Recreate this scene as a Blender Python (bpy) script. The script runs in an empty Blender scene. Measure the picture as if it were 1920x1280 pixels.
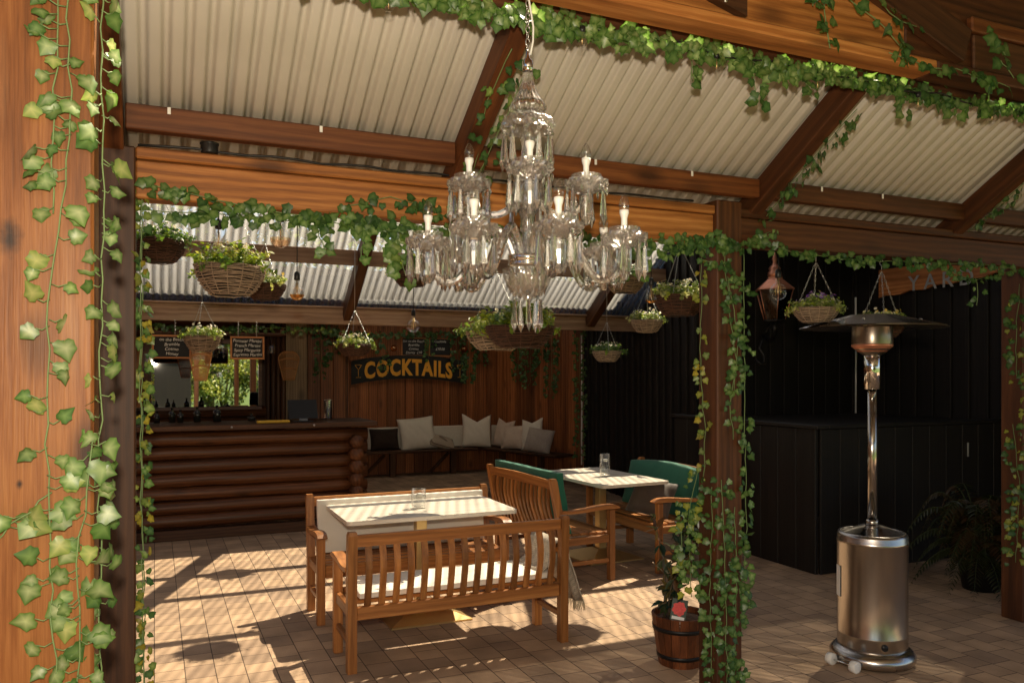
import bpy, bmesh, math, random
from mathutils import Vector, Matrix, Quaternion
R = math.radians
PI = math.pi
scene = bpy.context.scene

# ---------------------------------------------------------------- camera
cam_d = bpy.data.cameras.new('camera')
cam = bpy.data.objects.new('camera', cam_d)
scene.collection.objects.link(cam)
cam.location = (0, 0, 1.7)
cam.rotation_euler = (R(90), 0, R(-23.787))
cam_d.sensor_width = 36.0
cam_d.lens = 36.0 * 1520 / 1920
cam_d.shift_y = (698 - 640) / 1920
cam_d.clip_start = 0.05
cam_d.clip_end = 2000
scene.camera = cam

# ---------------------------------------------------------------- sky, sun, flash, exposure
SUN = Vector((0.61, 0.32, 1.0)).normalized()
SUN_EL = math.asin(SUN.z)
SUN_AZ = math.atan2(SUN.x, SUN.y)
world = bpy.data.worlds.new('World')
scene.world = world
world.use_nodes = True
wn = world.node_tree
sky = wn.nodes.new('ShaderNodeTexSky')
sky.sky_type = 'NISHITA'
sky.sun_disc = False
sky.sun_elevation = SUN_EL
sky.sun_rotation = SUN_AZ
wn.links.new(sky.outputs[0], wn.nodes['Background'].inputs[0])
wn.nodes['Background'].inputs[1].default_value = 0.05
sun_d = bpy.data.lights.new('sun', 'SUN')
sun_d.energy = 5.0
sun_d.angle = R(0.5)
sun_d.color = (1.0, 0.85, 0.64)
sun = bpy.data.objects.new('sun', sun_d)
scene.collection.objects.link(sun)
sun.rotation_euler = SUN.to_track_quat('Z', 'Y').to_euler()
# the photographer's flash: it is the lit lamp seen in the bar mirror, and it throws the leaf shadows on the roof
fl_d = bpy.data.lights.new('camera_flash', 'POINT')
fl_d.energy = 104
fl_d.shadow_soft_size = 0.04
fl_d.color = (1.0, 0.84, 0.64)
fl = bpy.data.objects.new('camera_flash', fl_d)
scene.collection.objects.link(fl)
fl.location = (-0.02, -0.06, 1.93)

vs = scene.view_settings
vs.view_transform = 'Standard'
vs.look = 'None'
vs.exposure = 1.6
vs.gamma = 1.0
vs.use_curve_mapping = False
cy = scene.cycles
cy.use_denoising = True
cy.max_bounces = 12
cy.diffuse_bounces = 4
cy.glossy_bounces = 4
cy.transmission_bounces = 10
cy.transparent_max_bounces = 16
cy.caustics_reflective = False
cy.caustics_refractive = False
cy.sample_clamp_indirect = 12.0

COL = scene.collection
random.seed(7)

# ---------------------------------------------------------------- mesh helpers
class MB:
    def __init__(s):
        s.v = []; s.f = []; s.c = []; s.sm = []
    def add(s, vs_, fs, smooth=False, cols=None):
        o = len(s.v)
        s.v += [tuple(v) for v in vs_]
        for f in fs:
            s.f.append([i + o for i in f]); s.sm.append(smooth)
        s.c += list(cols) if cols else [(1, 1, 1)] * len(vs_)
        return s
    def box(s, x0, x1, y0, y1, z0, z1, M=None):
        v = [(x, y, z) for x in (x0, x1) for y in (y0, y1) for z in (z0, z1)]
        if M is not None: v = [M @ Vector(p) for p in v]
        return s.add(v, [(0, 1, 3, 2), (4, 6, 7, 5), (0, 4, 5, 1), (2, 3, 7, 6), (0, 2, 6, 4), (1, 5, 7, 3)])
    def cbox(s, x0, x1, y0, y1, z0, z1, c=0.004, M=None):
        """box with chamfered edges"""
        b = bmesh.new()
        vv = [b.verts.new((x, y, z)) for x in (x0, x1) for y in (y0, y1) for z in (z0, z1)]
        for f in [(0, 1, 3, 2), (4, 6, 7, 5), (0, 4, 5, 1), (2, 3, 7, 6), (0, 2, 6, 4), (1, 5, 7, 3)]:
            b.faces.new([vv[i] for i in f])
        bmesh.ops.bevel(b, geom=list(b.edges), offset=c, segments=1, affect='EDGES')
        b.verts.index_update()
        v = [p.co.copy() for p in b.verts]
        f = [[q.index for q in g.verts] for g in b.faces]
        b.free()
        if M is not None: v = [M @ p for p in v]
        return s.add(v, f)
    def tube(s, pts, r, n=8, cap=True, smooth=True):
        pts = [Vector(p) for p in pts]
        m = len(pts)
        rr = r if isinstance(r, (list, tuple)) else [r] * m
        vs_ = []
        up = None
        for i, p in enumerate(pts):
            t = (pts[min(i + 1, m - 1)] - pts[max(i - 1, 0)])
            if t.length < 1e-9: t = Vector((0, 0, 1))
            t.normalize()
            if up is None:
                up = t.orthogonal().normalized()
            else:
                up = (up - t * up.dot(t))
                up = up.normalized() if up.length > 1e-6 else t.orthogonal().normalized()
            w = t.cross(up)
            for k in range(n):
                a = 2 * PI * k / n
                vs_.append(p + (up * math.cos(a) + w * math.sin(a)) * rr[i])
        fs = []
        for i in range(m - 1):
            for k in range(n):
                a = i * n + k; b_ = i * n + (k + 1) % n
                fs.append((a, b_, b_ + n, a + n))
        if cap:
            fs.append(tuple(reversed(range(n)))); fs.append(tuple(range((m - 1) * n, m * n)))
        return s.add(vs_, fs, smooth)
    def lathe(s, prof, n=32, c=(0, 0, 0), smooth=True, mod=None, cut=0.0):
        """profile of (r, z) turned round the vertical axis; mod(angle, i) scales r"""
        vs_ = []
        for i, (r, z) in enumerate(prof):
            for k in range(n):
                a = 2 * PI * k / n
                q = r * (mod(a, i) if mod else 1) * (1 + cut * ((k + i) % 2))
                vs_.append((c[0] + q * math.cos(a), c[1] + q * math.sin(a), c[2] + z))
        fs = []
        for i in range(len(prof) - 1):
            for k in range(n):
                a = i * n + k; b_ = i * n + (k + 1) % n
                fs.append((a, b_, b_ + n, a + n))
        return s.add(vs_, fs, smooth)
    def prism(s, poly, axis, a, b, M=None):
        """polygon of 2-D points swept along an axis from a to b"""
        def P(p, t):
            return {'x': (t, p[0], p[1]), 'y': (p[0], t, p[1]), 'z': (p[0], p[1], t)}[axis]
        n = len(poly)
        v = [P(p, a) for p in poly] + [P(p, b) for p in poly]
        if M is not None: v = [M @ Vector(p) for p in v]
        fs = [tuple(range(n)), tuple(range(2 * n - 1, n - 1, -1))]
        fs += [(i, i + n, (i + 1) % n + n, (i + 1) % n) for i in range(n)]
        return s.add(v, fs)
    def mesh(s, name):
        me = bpy.data.meshes.new(name)
        me.from_pydata(s.v, [], s.f)
        me.polygons.foreach_set('use_smooth', s.sm)
        if any(c != (1, 1, 1) for c in s.c):
            at = me.color_attributes.new('Col', 'FLOAT_COLOR', 'POINT')
            flat = []
            for c in s.c: flat += [c[0], c[1], c[2], 1.0]
            at.data.foreach_set('color', flat)
        b = bmesh.new(); b.from_mesh(me)
        bmesh.ops.recalc_face_normals(b, faces=list(b.faces))
        b.to_mesh(me); b.free()
        me.update()
        return me
    def build(s, name, mat, parent=None, loc=None, rot=None):
        me = s.mesh(name)
        if mat is not None: me.materials.append(mat)
        return link(name, me, parent, loc, rot)

def link(name, me, parent=None, loc=None, rot=None):
    o = bpy.data.objects.new(name, me)
    COL.objects.link(o)
    if parent is not None: o.parent = parent
    if loc is not None: o.location = loc
    if rot is not None: o.rotation_euler = rot
    return o

def tag(o, label=None, cat=None, group=None, kind=None):
    if label: o['label'] = label
    if cat: o['category'] = cat
    if group: o['group'] = group
    if kind: o['kind'] = kind
    return o

def thing(name, label, cat, loc=(0, 0, 0), rotz=0, group=None):
    o = bpy.data.objects.new(name, None)
    COL.objects.link(o)
    o.location = loc; o.rotation_euler = (0, 0, rotz)
    o.empty_display_size = 0.1
    return tag(o, label, cat, group)

def copy_tree(o, parent=None):
    c = o.copy(); COL.objects.link(c)
    if parent is not None: c.parent = parent
    for ch in list(o.children): copy_tree(ch, c)
    return c

def bar(name, p0, p1, w, h, mat, parent=None, up=(0, 0, 1), ch=0.004):
    """timber running along its own local X (so the grain follows it); p0, p1 in the parent's space"""
    p0 = Vector(p0); p1 = Vector(p1)
    x = (p1 - p0); L = x.length; x.normalize()
    z = Vector(up); z = (z - x * z.dot(x)).normalized(); y = z.cross(x)
    b = MB().cbox(0, L, -w / 2, w / 2, -h / 2, h / 2, ch)
    o = b.build(name, mat, parent)
    o.matrix_basis = Matrix(((x.x, y.x, z.x, p0.x), (x.y, y.y, z.y, p0.y), (x.z, y.z, z.z, p0.z), (0, 0, 0, 1)))
    return o

# ---------------------------------------------------------------- materials
def newmat(name):
    m = bpy.data.materials.new(name); m.use_nodes = True
    nt = m.node_tree
    return m, nt, nt.nodes['Principled BSDF']

def nd(nt, t, **kw):
    n = nt.nodes.new(t)
    for k, v in kw.items(): setattr(n, k, v)
    return n

def plain(name, col, rough=0.6, metal=0.0, spec=0.5, noise=0.12, nscale=30, bump=0.0, trans=0.0, ior=1.45, sheen=0):
    m, nt, p = newmat(name)
    p.inputs['Base Color'].default_value = (*col, 1)
    p.inputs['Roughness'].default_value = rough
    p.inputs['Metallic'].default_value = metal
    p.inputs['Specular IOR Level'].default_value = spec
    p.inputs['Transmission Weight'].default_value = trans
    p.inputs['IOR'].default_value = ior
    if sheen: p.inputs['Sheen Weight'].default_value = sheen
    if noise or bump:
        tc = nd(nt, 'ShaderNodeTexCoord')
        nz = nd(nt, 'ShaderNodeTexNoise'); nz.inputs['Scale'].default_value = nscale; nz.inputs['Detail'].default_value = 6
        nt.links.new(tc.outputs['Object'], nz.inputs['Vector'])
        if noise:
            mx = nd(nt, 'ShaderNodeMix', data_type='RGBA')
            mx.inputs['A'].default_value = (*[c * (1 - noise) for c in col], 1)
            mx.inputs['B'].default_value = (*[min(1, c * (1 + noise)) for c in col], 1)
            nt.links.new(nz.outputs[0], mx.inputs['Factor'])
            nt.links.new(mx.outputs['Result'], p.inputs['Base Color'])
        if bump:
            bp = nd(nt, 'ShaderNodeBump'); bp.inputs['Strength'].default_value = bump; bp.inputs['Distance'].default_value = 0.01
            nt.links.new(nz.outputs[0], bp.inputs['Height']); nt.links.new(bp.outputs[0], p.inputs['Normal'])
    return m

def wood(name, dark, mid, light, axis='x', scale=1.0, rough=0.55, spec=0.35, knots=0.5, grain=0.5, bump=0.25, isl=0.25, weather=None, knot_at=()):
    m, nt, p = newmat(name)
    L = nt.links.new
    tc = nd(nt, 'ShaderNodeTexCoord')
    oi = nd(nt, 'ShaderNodeObjectInfo')
    ge = nd(nt, 'ShaderNodeNewGeometry')
    ad = nd(nt, 'ShaderNodeMath', operation='ADD')
    L(oi.outputs['Random'], ad.inputs[0]); L(ge.outputs['Random Per Island'], ad.inputs[1])
    sc = nd(nt, 'ShaderNodeMath', operation='MULTIPLY'); sc.inputs[1].default_value = 37.0
    L(ad.outputs[0], sc.inputs[0])
    cb = nd(nt, 'ShaderNodeCombineXYZ')
    for i in range(3): L(sc.outputs[0], cb.inputs[i])
    va = nd(nt, 'ShaderNodeVectorMath', operation='ADD')
    L(tc.outputs['Object'], va.inputs[0]); L(cb.outputs[0], va.inputs[1])
    def mapped(along, across):
        mp = nd(nt, 'ShaderNodeMapping')
        mp.inputs['Scale'].default_value = [(along if a == axis else across) * scale for a in 'xyz']
        L(va.outputs[0], mp.inputs['Vector'])
        return mp
    n1 = nd(nt, 'ShaderNodeTexNoise'); n1.inputs['Scale'].default_value = 1.0; n1.inputs['Detail'].default_value = 5; n1.inputs['Distortion'].default_value = 0.5
    L(mapped(0.55, 14).outputs[0], n1.inputs['Vector'])
    n2 = nd(nt, 'ShaderNodeTexNoise'); n2.inputs['Scale'].default_value = 1.0; n2.inputs['Detail'].default_value = 4
    L(mapped(6, 170).outputs[0], n2.inputs['Vector'])
    # growth rings: a log's rings cut slightly askew, so the faces show long cathedral arches
    rf = nd(nt, 'ShaderNodeMath', operation='FRACT'); L(sc.outputs[0], rf.inputs[0])
    rm = nd(nt, 'ShaderNodeMapRange'); rm.inputs[3].default_value = -0.11; rm.inputs[4].default_value = 0.11; L(rf.outputs[0], rm.inputs[0])
    rc = nd(nt, 'ShaderNodeCombineXYZ')
    for i in range(3): L(rm.outputs[0], rc.inputs[i])
    r_ad = nd(nt, 'ShaderNodeVectorMath', operation='ADD'); L(tc.outputs['Object'], r_ad.inputs[0]); L(rc.outputs[0], r_ad.inputs[1])
    rmp = nd(nt, 'ShaderNodeMapping')
    rmp.inputs['Rotation'].default_value = {'x': (0, R(2.2), R(1.5)), 'y': (R(2.2), 0, R(1.5)), 'z': (R(2.2), R(1.5), 0)}[axis]
    rmp.inputs['Scale'].default_value = [(0.16 if a_ == axis else 1.0) for a_ in 'xyz']
    L(r_ad.outputs[0], rmp.inputs['Vector'])
    wv = nd(nt, 'ShaderNodeTexWave', wave_type='RINGS', rings_direction=axis.upper())
    wv.inputs['Scale'].default_value = 9 * scale; wv.inputs['Distortion'].default_value = 5.5; wv.inputs['Detail'].default_value = 4; wv.inputs['Detail Scale'].default_value = 1.2; wv.inputs['Detail Roughness'].default_value = 0.6
    L(rmp.outputs[0], wv.inputs['Vector'])
    a1 = nd(nt, 'ShaderNodeMix', data_type='FLOAT'); a1.inputs[0].default_value = (0.3 if 'post' in name else 0.2) if knots else 0.14
    L(n1.outputs[0], a1.inputs[2]); L(wv.outputs[0], a1.inputs[3])
    a2 = nd(nt, 'ShaderNodeMix', data_type='FLOAT'); a2.inputs[0].default_value = 0.28 * grain * 2
    L(a1.outputs[0], a2.inputs[2]); L(n2.outputs[0], a2.inputs[3])
    rp = nd(nt, 'ShaderNodeValToRGB')
    e = rp.color_ramp.elements
    e[0].position = 0.25; e[0].color = (*dark, 1)
    e[1].position = 0.75; e[1].color = (*light, 1)
    q = e.new(0.5); q.color = (*mid, 1)
    L(a2.outputs[0], rp.inputs[0])
    out = rp.outputs[0]
    if weather:
        wz = nd(nt, 'ShaderNodeTexNoise'); wz.inputs['Scale'].default_value = 1.6; wz.inputs['Detail'].default_value = 3
        L(mapped(0.55, 2.2).outputs[0], wz.inputs['Vector'])
        wr = nd(nt, 'ShaderNodeMapRange'); wr.inputs[1].default_value = 0.47; wr.inputs[2].default_value = 0.62
        L(wz.outputs[0], wr.inputs[0])
        wm = nd(nt, 'ShaderNodeMath', operation='MULTIPLY'); wm.inputs[1].default_value = 0.6
        L(wr.outputs[0], wm.inputs[0])
        mw = nd(nt, 'ShaderNodeMix', data_type='RGBA')
        L(wm.outputs[0], mw.inputs['Factor']); L(out, mw.inputs['A']); mw.inputs['B'].default_value = (*weather, 1)
        out = mw.outputs['Result']
    if knots:
        vo = nd(nt, 'ShaderNodeTexVoronoi'); vo.inputs['Scale'].default_value = 1.0
        L(mapped(2.2, 5.0).outputs[0], vo.inputs['Vector'])
        kr = nd(nt, 'ShaderNodeMapRange'); kr.inputs[1].default_value = 0.07; kr.inputs[2].default_value = 0.27
        kr.inputs[3].default_value = knots; kr.inputs[4].default_value = 0
        L(vo.outputs['Distance'], kr.inputs[0])
        mk = nd(nt, 'ShaderNodeMix', data_type='RGBA')
        L(kr.outputs[0], mk.inputs['Factor']); L(out, mk.inputs['A']); mk.inputs['B'].default_value = (*[c * 0.45 for c in dark], 1)
        out = mk.outputs['Result']
    for kx, ky, kz, kr_ in knot_at:
        df = nd(nt, 'ShaderNodeVectorMath', operation='SUBTRACT'); df.inputs[1].default_value = (kx, ky, kz); L(tc.outputs['Object'], df.inputs[0])
        ms = nd(nt, 'ShaderNodeVectorMath', operation='MULTIPLY'); ms.inputs[1].default_value = [0.62 if a_ == axis else 1.0 for a_ in 'xyz']; L(df.outputs[0], ms.inputs[0])
        nz = nd(nt, 'ShaderNodeTexNoise'); nz.inputs['Scale'].default_value = 45; nz.inputs['Detail'].default_value = 4; L(tc.outputs['Object'], nz.inputs['Vector'])
        ln_ = nd(nt, 'ShaderNodeVectorMath', operation='LENGTH'); L(ms.outputs[0], ln_.inputs[0])
        wob = nd(nt, 'ShaderNodeMath', operation='MULTIPLY_ADD'); wob.inputs[1].default_value = kr_ * 1.2; L(nz.outputs[0], wob.inputs[0]); L(ln_.outputs['Value'], wob.inputs[2])
        k2 = nd(nt, 'ShaderNodeMapRange'); k2.inputs[1].default_value = kr_ * 0.9; k2.inputs[2].default_value = kr_ * 2.1; k2.inputs[3].default_value = 1.0; k2.inputs[4].default_value = 0.0
        L(wob.outputs[0], k2.inputs[0])
        m2 = nd(nt, 'ShaderNodeMix', data_type='RGBA'); L(k2.outputs[0], m2.inputs['Factor']); L(out, m2.inputs['A']); m2.inputs['B'].default_value = (0.028, 0.014, 0.008, 1); out = m2.outputs['Result']
    if isl:
        hs = nd(nt, 'ShaderNodeHueSaturation')
        mr = nd(nt, 'ShaderNodeMapRange'); mr.inputs[3].default_value = 1 - isl; mr.inputs[4].default_value = 1 + isl
        fr = nd(nt, 'ShaderNodeMath', operation='FRACT')
        L(ad.outputs[0], fr.inputs[0]); L(fr.outputs[0], mr.inputs[0]); L(mr.outputs[0], hs.inputs['Value'])
        L(out, hs.inputs['Color']); out = hs.outputs[0]
    L(out, p.inputs['Base Color'])
    p.inputs['Roughness'].default_value = rough
    p.inputs['Specular IOR Level'].default_value = spec
    bp = nd(nt, 'ShaderNodeBump'); bp.inputs['Strength'].default_value = bump; bp.inputs['Distance'].default_value = 0.004
    L(a2.outputs[0], bp.inputs['Height']); L(bp.outputs[0], p.inputs['Normal'])
    return m

def leafmat(name, rough=0.38, trans=0.35, spec=0.5):
    m, nt, p = newmat(name)
    L = nt.links.new
    at = nd(nt, 'ShaderNodeAttribute', attribute_name='Col')
    L(at.outputs['Color'], p.inputs['Base Color'])
    p.inputs['Roughness'].default_value = rough
    p.inputs['Specular IOR Level'].default_value = spec
    tr = nd(nt, 'ShaderNodeBsdfTranslucent')
    hs = nd(nt, 'ShaderNodeHueSaturation'); hs.inputs['Value'].default_value = 1.6; hs.inputs['Saturation'].default_value = 1.1; hs.inputs['Hue'].default_value = 0.485
    L(at.outputs['Color'], hs.inputs['Color']); L(hs.outputs[0], tr.inputs[0])
    mx = nd(nt, 'ShaderNodeMixShader'); mx.inputs[0].default_value = trans
    L(p.outputs[0], mx.inputs[1]); L(tr.outputs[0], mx.inputs[2])
    L(mx.outputs[0], nt.nodes['Material Output'].inputs[0])
    return m

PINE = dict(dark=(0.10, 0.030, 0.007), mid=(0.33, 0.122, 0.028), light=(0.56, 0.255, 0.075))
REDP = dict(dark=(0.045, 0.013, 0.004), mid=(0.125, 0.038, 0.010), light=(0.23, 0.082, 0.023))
M = {}
for ax in 'xyz':
    M['pine_' + ax] = wood('stained_pine_' + ax, **PINE, axis=ax, knots=0.75, isl=0.15, rough=0.6)
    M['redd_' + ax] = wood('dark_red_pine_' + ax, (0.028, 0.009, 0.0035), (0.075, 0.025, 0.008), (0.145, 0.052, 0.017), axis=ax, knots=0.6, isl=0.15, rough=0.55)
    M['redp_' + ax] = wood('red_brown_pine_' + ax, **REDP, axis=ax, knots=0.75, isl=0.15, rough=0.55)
    M['teak_' + ax] = wood('oiled_teak_' + ax, (0.12, 0.038, 0.009), (0.33, 0.125, 0.032), (0.56, 0.25, 0.075), axis=ax, knots=0.0, isl=0.36, rough=0.40, spec=0.45, bump=0.12)
    M['dark_' + ax] = wood('dark_timber_' + ax, (0.026, 0.010, 0.004), (0.070, 0.027, 0.010), (0.125, 0.052, 0.019), axis=ax, knots=0.5, isl=0.25)
M['post_face'] = wood('weathered_post_pine', (0.075, 0.024, 0.006), (0.20, 0.070, 0.018), (0.34, 0.145, 0.044), axis='z', knots=1.0, isl=0.0, rough=0.48, weather=(0.46, 0.28, 0.15), bump=0.6, grain=0.7, spec=0.25, knot_at=((-0.182, -1.14, 2.04, 0.023), (-0.08, -1.14, 1.10, 0.012), (-0.16, -1.14, 1.42, 0.006), (-0.05, -1.14, 2.5, 0.008)))
M['grey_x'] = wood('sun_greyed_beam', (0.15, 0.085, 0.052), (0.30, 0.19, 0.125), (0.44, 0.31, 0.22), axis='x', knots=0.4, isl=0.1, rough=0.75)
M['clad_z'] = wood('timber_wall_boards', (0.085, 0.026, 0.009), (0.23, 0.075, 0.024), (0.40, 0.155, 0.052), axis='z', knots=0.7, isl=0.45, rough=0.5)
M['pale_z'] = wood('pale_plank', (0.12, 0.07, 0.035), (0.26, 0.16, 0.085), (0.40, 0.27, 0.15), axis='z', knots=0.6, isl=0.1)
M['log_x'] = wood('round_logs', (0.038, 0.014, 0.006), (0.105, 0.038, 0.014), (0.195, 0.075, 0.028), axis='x', knots=0.6, isl=0.2, rough=0.42)
M['log_y'] = wood('round_log_ends', (0.038, 0.014, 0.006), (0.105, 0.038, 0.014), (0.195, 0.075, 0.028), axis='y', knots=0.4, isl=0.2, rough=0.5)
M['barrel'] = wood('scorched_barrel_staves', (0.02, 0.008, 0.004), (0.11, 0.034, 0.012), (0.24, 0.08, 0.027), axis='z', knots=0.0, isl=0.4, rough=0.4, grain=0.7)
M['sign_wood'] = wood('waney_sign_board', (0.22, 0.075, 0.024), (0.50, 0.19, 0.06), (0.66, 0.29, 0.105), axis='x', knots=0.7, isl=0.0)
M['table'] = wood('limed_table_top', (0.58, 0.51, 0.42), (0.70, 0.63, 0.53), (0.80, 0.74, 0.64), axis='x', knots=0.0, isl=0.0, rough=0.35, bump=0.05)
M['black_z'] = wood('black_painted_boards', (0.0055, 0.0040, 0.0030), (0.0090, 0.0066, 0.0050), (0.0150, 0.011, 0.0085), axis='z', knots=0.2, isl=0.2, rough=0.6)
M['frame'] = wood('chalkboard_frame', (0.28, 0.10, 0.03), (0.40, 0.16, 0.05), (0.5, 0.22, 0.08), axis='x', knots=0, isl=0)
M['slate'] = plain('chalkboard_slate', (0.012, 0.012, 0.013), 0.75, noise=0.5, nscale=9)
M['chalk'] = plain('chalk', (0.70, 0.68, 0.64), 0.9)
M['black'] = plain('black_plastic', (0.010, 0.010, 0.010), 0.4)
M['iron'] = plain('black_iron', (0.012, 0.011, 0.011), 0.45, metal=0.3)
M['steel'] = plain('galvanised_chain', (0.55, 0.54, 0.52), 0.35, metal=1.0)
M['chrome'] = plain('chrome', (0.75, 0.74, 0.72), 0.08, metal=1.0, noise=0)
M['brass'] = plain('brushed_brass', (0.72, 0.51, 0.23), 0.33, metal=0.85, noise=0.06)
M['copper'] = plain('aged_copper', (0.62, 0.27, 0.17), 0.42, metal=0.8, noise=0.25, nscale=14)
M['white_fab'] = plain('cream_canvas', (0.80, 0.75, 0.66), 0.85, noise=0.04, nscale=9, bump=0.25, sheen=0.2)
M['linen'] = plain('linen', (0.76, 0.70, 0.60), 0.9, noise=0.06, nscale=20, bump=0.3)
M['pad_white'] = plain('white_pad', (0.74, 0.68, 0.58), 0.8)
M['pink_lin'] = plain('dusty_linen', (0.62, 0.50, 0.41), 0.9, bump=0.3)
M['grey_fur'] = plain('grey_fleece', (0.44, 0.38, 0.33), 0.95, noise=0.3, nscale=60, bump=1.0)
M['brown_fab'] = plain('dark_brown_cloth', (0.030, 0.016, 0.010), 0.9)
M['velvet'] = plain('grey_velvet', (0.085, 0.062, 0.050), 0.7, noise=0.35, nscale=7, sheen=0.25, bump=0.15)
M['green_fab'] = plain('bottle_green_canvas', (0.010, 0.115, 0.070), 0.75, noise=0.12, nscale=12, bump=0.25, sheen=0.15)
M['candle'] = plain('white_candle', (0.84, 0.82, 0.76), 0.5, noise=0)
M['white_pl'] = plain('white_plastic', (0.80, 0.79, 0.75), 0.4, noise=0)
M['soil'] = plain('compost', (0.045, 0.022, 0.012), 0.95, noise=0.6, nscale=60, bump=1.0)
M['stem'] = plain('vine_stem', (0.16, 0.24, 0.09), 0.6)
M['stem_dark'] = plain('vine_stem_dark', (0.05, 0.075, 0.025), 0.6)
M['bark'] = wood('tree_bark', (0.03, 0.02, 0.012), (0.07, 0.05, 0.03), (0.12, 0.09, 0.06), axis='z', knots=0, isl=0)
M['leaf'] = leafmat('ivy_leaf')
M['petal'] = leafmat('petal', rough=0.7, trans=0.3, spec=0.2)
M['gold_paint'] = plain('gold_paint', (0.85, 0.38, 0.035), 0.55, noise=0.25, nscale=25)
M['black_board'] = plain('black_sign_board', (0.007, 0.006, 0.006), 0.6)
M['grey_paint'] = plain('grey_paint', (0.40, 0.41, 0.43), 0.7, noise=0.35, nscale=30)
M['yellow'] = plain('yellow_plastic', (0.80, 0.46, 0.04), 0.45)
M['red'] = plain('red_print', (0.75, 0.06, 0.05), 0.5, noise=0.5, nscale=90)
M['screen'] = plain('dark_screen_back', (0.012, 0.012, 0.014), 0.35)
M['grey_pl'] = plain('grey_plastic', (0.16, 0.16, 0.17), 0.4)
M['rattan'] = plain('rattan', (0.58, 0.27, 0.10), 0.55, noise=0.3, nscale=60)
M['wick_dark'] = plain('dark_wicker', (0.105, 0.044, 0.022), 0.6, noise=0.55, nscale=45, bump=0.4)
M['wick_liner'] = plain('basket_liner', (0.02, 0.014, 0.01), 0.9)
M['wick_grey'] = plain('grey_wicker', (0.40, 0.29, 0.20), 0.65, noise=0.45, nscale=45, bump=0.4)
M['rope'] = plain('cable', (0.015, 0.013, 0.012), 0.5)
M['bottle'] = plain('dark_bottle_glass', (0.02, 0.018, 0.012), 0.08, spec=0.8, noise=0)

def glassmat(name, col=(1, 1, 1), ior=1.5, rough=0.0):
    m = bpy.data.materials.new(name); m.use_nodes = True
    nt = m.node_tree
    nt.nodes.remove(nt.nodes['Principled BSDF'])
    g = nd(nt, 'ShaderNodeBsdfGlass'); g.inputs['Color'].default_value = (*col, 1); g.inputs['IOR'].default_value = ior; g.inputs['Roughness'].default_value = rough
    nt.links.new(g.outputs[0], nt.nodes['Material Output'].inputs[0])
    return m

def thinglass(name, col=(1, 1, 1), base=0.06, ior=1.5):
    """blown glass a millimetre thick: it lets light straight through and mirrors at grazing angles"""
    m = bpy.data.materials.new(name); m.use_nodes = True
    nt = m.node_tree; L = nt.links.new
    nt.nodes.remove(nt.nodes['Principled BSDF'])
    t = nd(nt, 'ShaderNodeBsdfTransparent'); t.inputs[0].default_value = (*col, 1)
    g = nd(nt, 'ShaderNodeBsdfGlossy'); g.inputs['Roughness'].default_value = 0.05 if base < 0.25 else 0.20
    f = nd(nt, 'ShaderNodeLayerWeight'); f.inputs[0].default_value = 0.5
    pw_ = nd(nt, 'ShaderNodeMath', operation='POWER'); pw_.inputs[1].default_value = 3.5; L(f.outputs['Facing'], pw_.inputs[0])
    a = nd(nt, 'ShaderNodeMath', operation='MULTIPLY_ADD'); a.inputs[1].default_value = 0.8; a.inputs[2].default_value = base; a.use_clamp = True
    L(pw_.outputs[0], a.inputs[0])
    x = nd(nt, 'ShaderNodeMixShader')
    L(a.outputs[0], x.inputs[0]); L(t.outputs[0], x.inputs[1]); L(g.outputs[0], x.inputs[2])
    L(x.outputs[0], nt.nodes['Material Output'].inputs[0])
    return m

M['crystal'] = glassmat('cut_crystal', (0.99, 0.985, 0.975), 1.55)
def whiten_glass(m, amount, col=(0.85, 0.82, 0.76)):  # white mixed into the glass to imitate sky and flash reflections
    nt = m.node_tree; L = nt.links.new; out = nt.nodes['Material Output']; src = out.inputs[0].links[0].from_socket
    d = nd(nt, 'ShaderNodeBsdfDiffuse'); d.inputs[0].default_value = (*col, 1)
    t = nd(nt, 'ShaderNodeBsdfTranslucent'); t.inputs[0].default_value = (*col, 1)
    a = nd(nt, 'ShaderNodeMixShader'); L(d.outputs[0], a.inputs[1]); L(t.outputs[0], a.inputs[2])
    x = nd(nt, 'ShaderNodeMixShader'); x.inputs[0].default_value = amount
    L(src, x.inputs[1]); L(a.outputs[0], x.inputs[2]); L(x.outputs[0], out.inputs[0])
whiten_glass(M['crystal'], 0.03)
def sheen(m, amount, rough):
    nt = m.node_tree; L = nt.links.new; out = nt.nodes['Material Output']; src = out.inputs[0].links[0].from_socket
    g = nd(nt, 'ShaderNodeBsdfGlossy'); g.inputs['Roughness'].default_value = rough
    x = nd(nt, 'ShaderNodeMixShader'); x.inputs[0].default_value = amount
    L(src, x.inputs[1]); L(g.outputs[0], x.inputs[2]); L(x.outputs[0], out.inputs[0])
sheen(M['crystal'], 0.14, 0.22)
M['glass'] = thinglass('thin_clear_glass')
M['cutglass'] = thinglass('cut_dish_glass', (0.95, 0.94, 0.92), 0.30)
M['bulbglass'] = thinglass('candle_bulb_glass', (0.90, 0.89, 0.87), 0.14)
M['water'] = thinglass('water', (0.93, 0.94, 0.93), 0.02, 1.33)
M['smoke'] = thinglass('smoky_lantern_glass', (0.22, 0.20, 0.18), 0.03)
M['rose'] = thinglass('rose_tinted_glass', (0.95, 0.72, 0.52), 0.15)
M['amber'] = thinglass('amber_glass', (0.85, 0.42, 0.10), 0.25)
M['amber'].node_tree.nodes['Glossy BSDF'].inputs[0].default_value = (0.9, 0.6, 0.3, 1)

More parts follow.
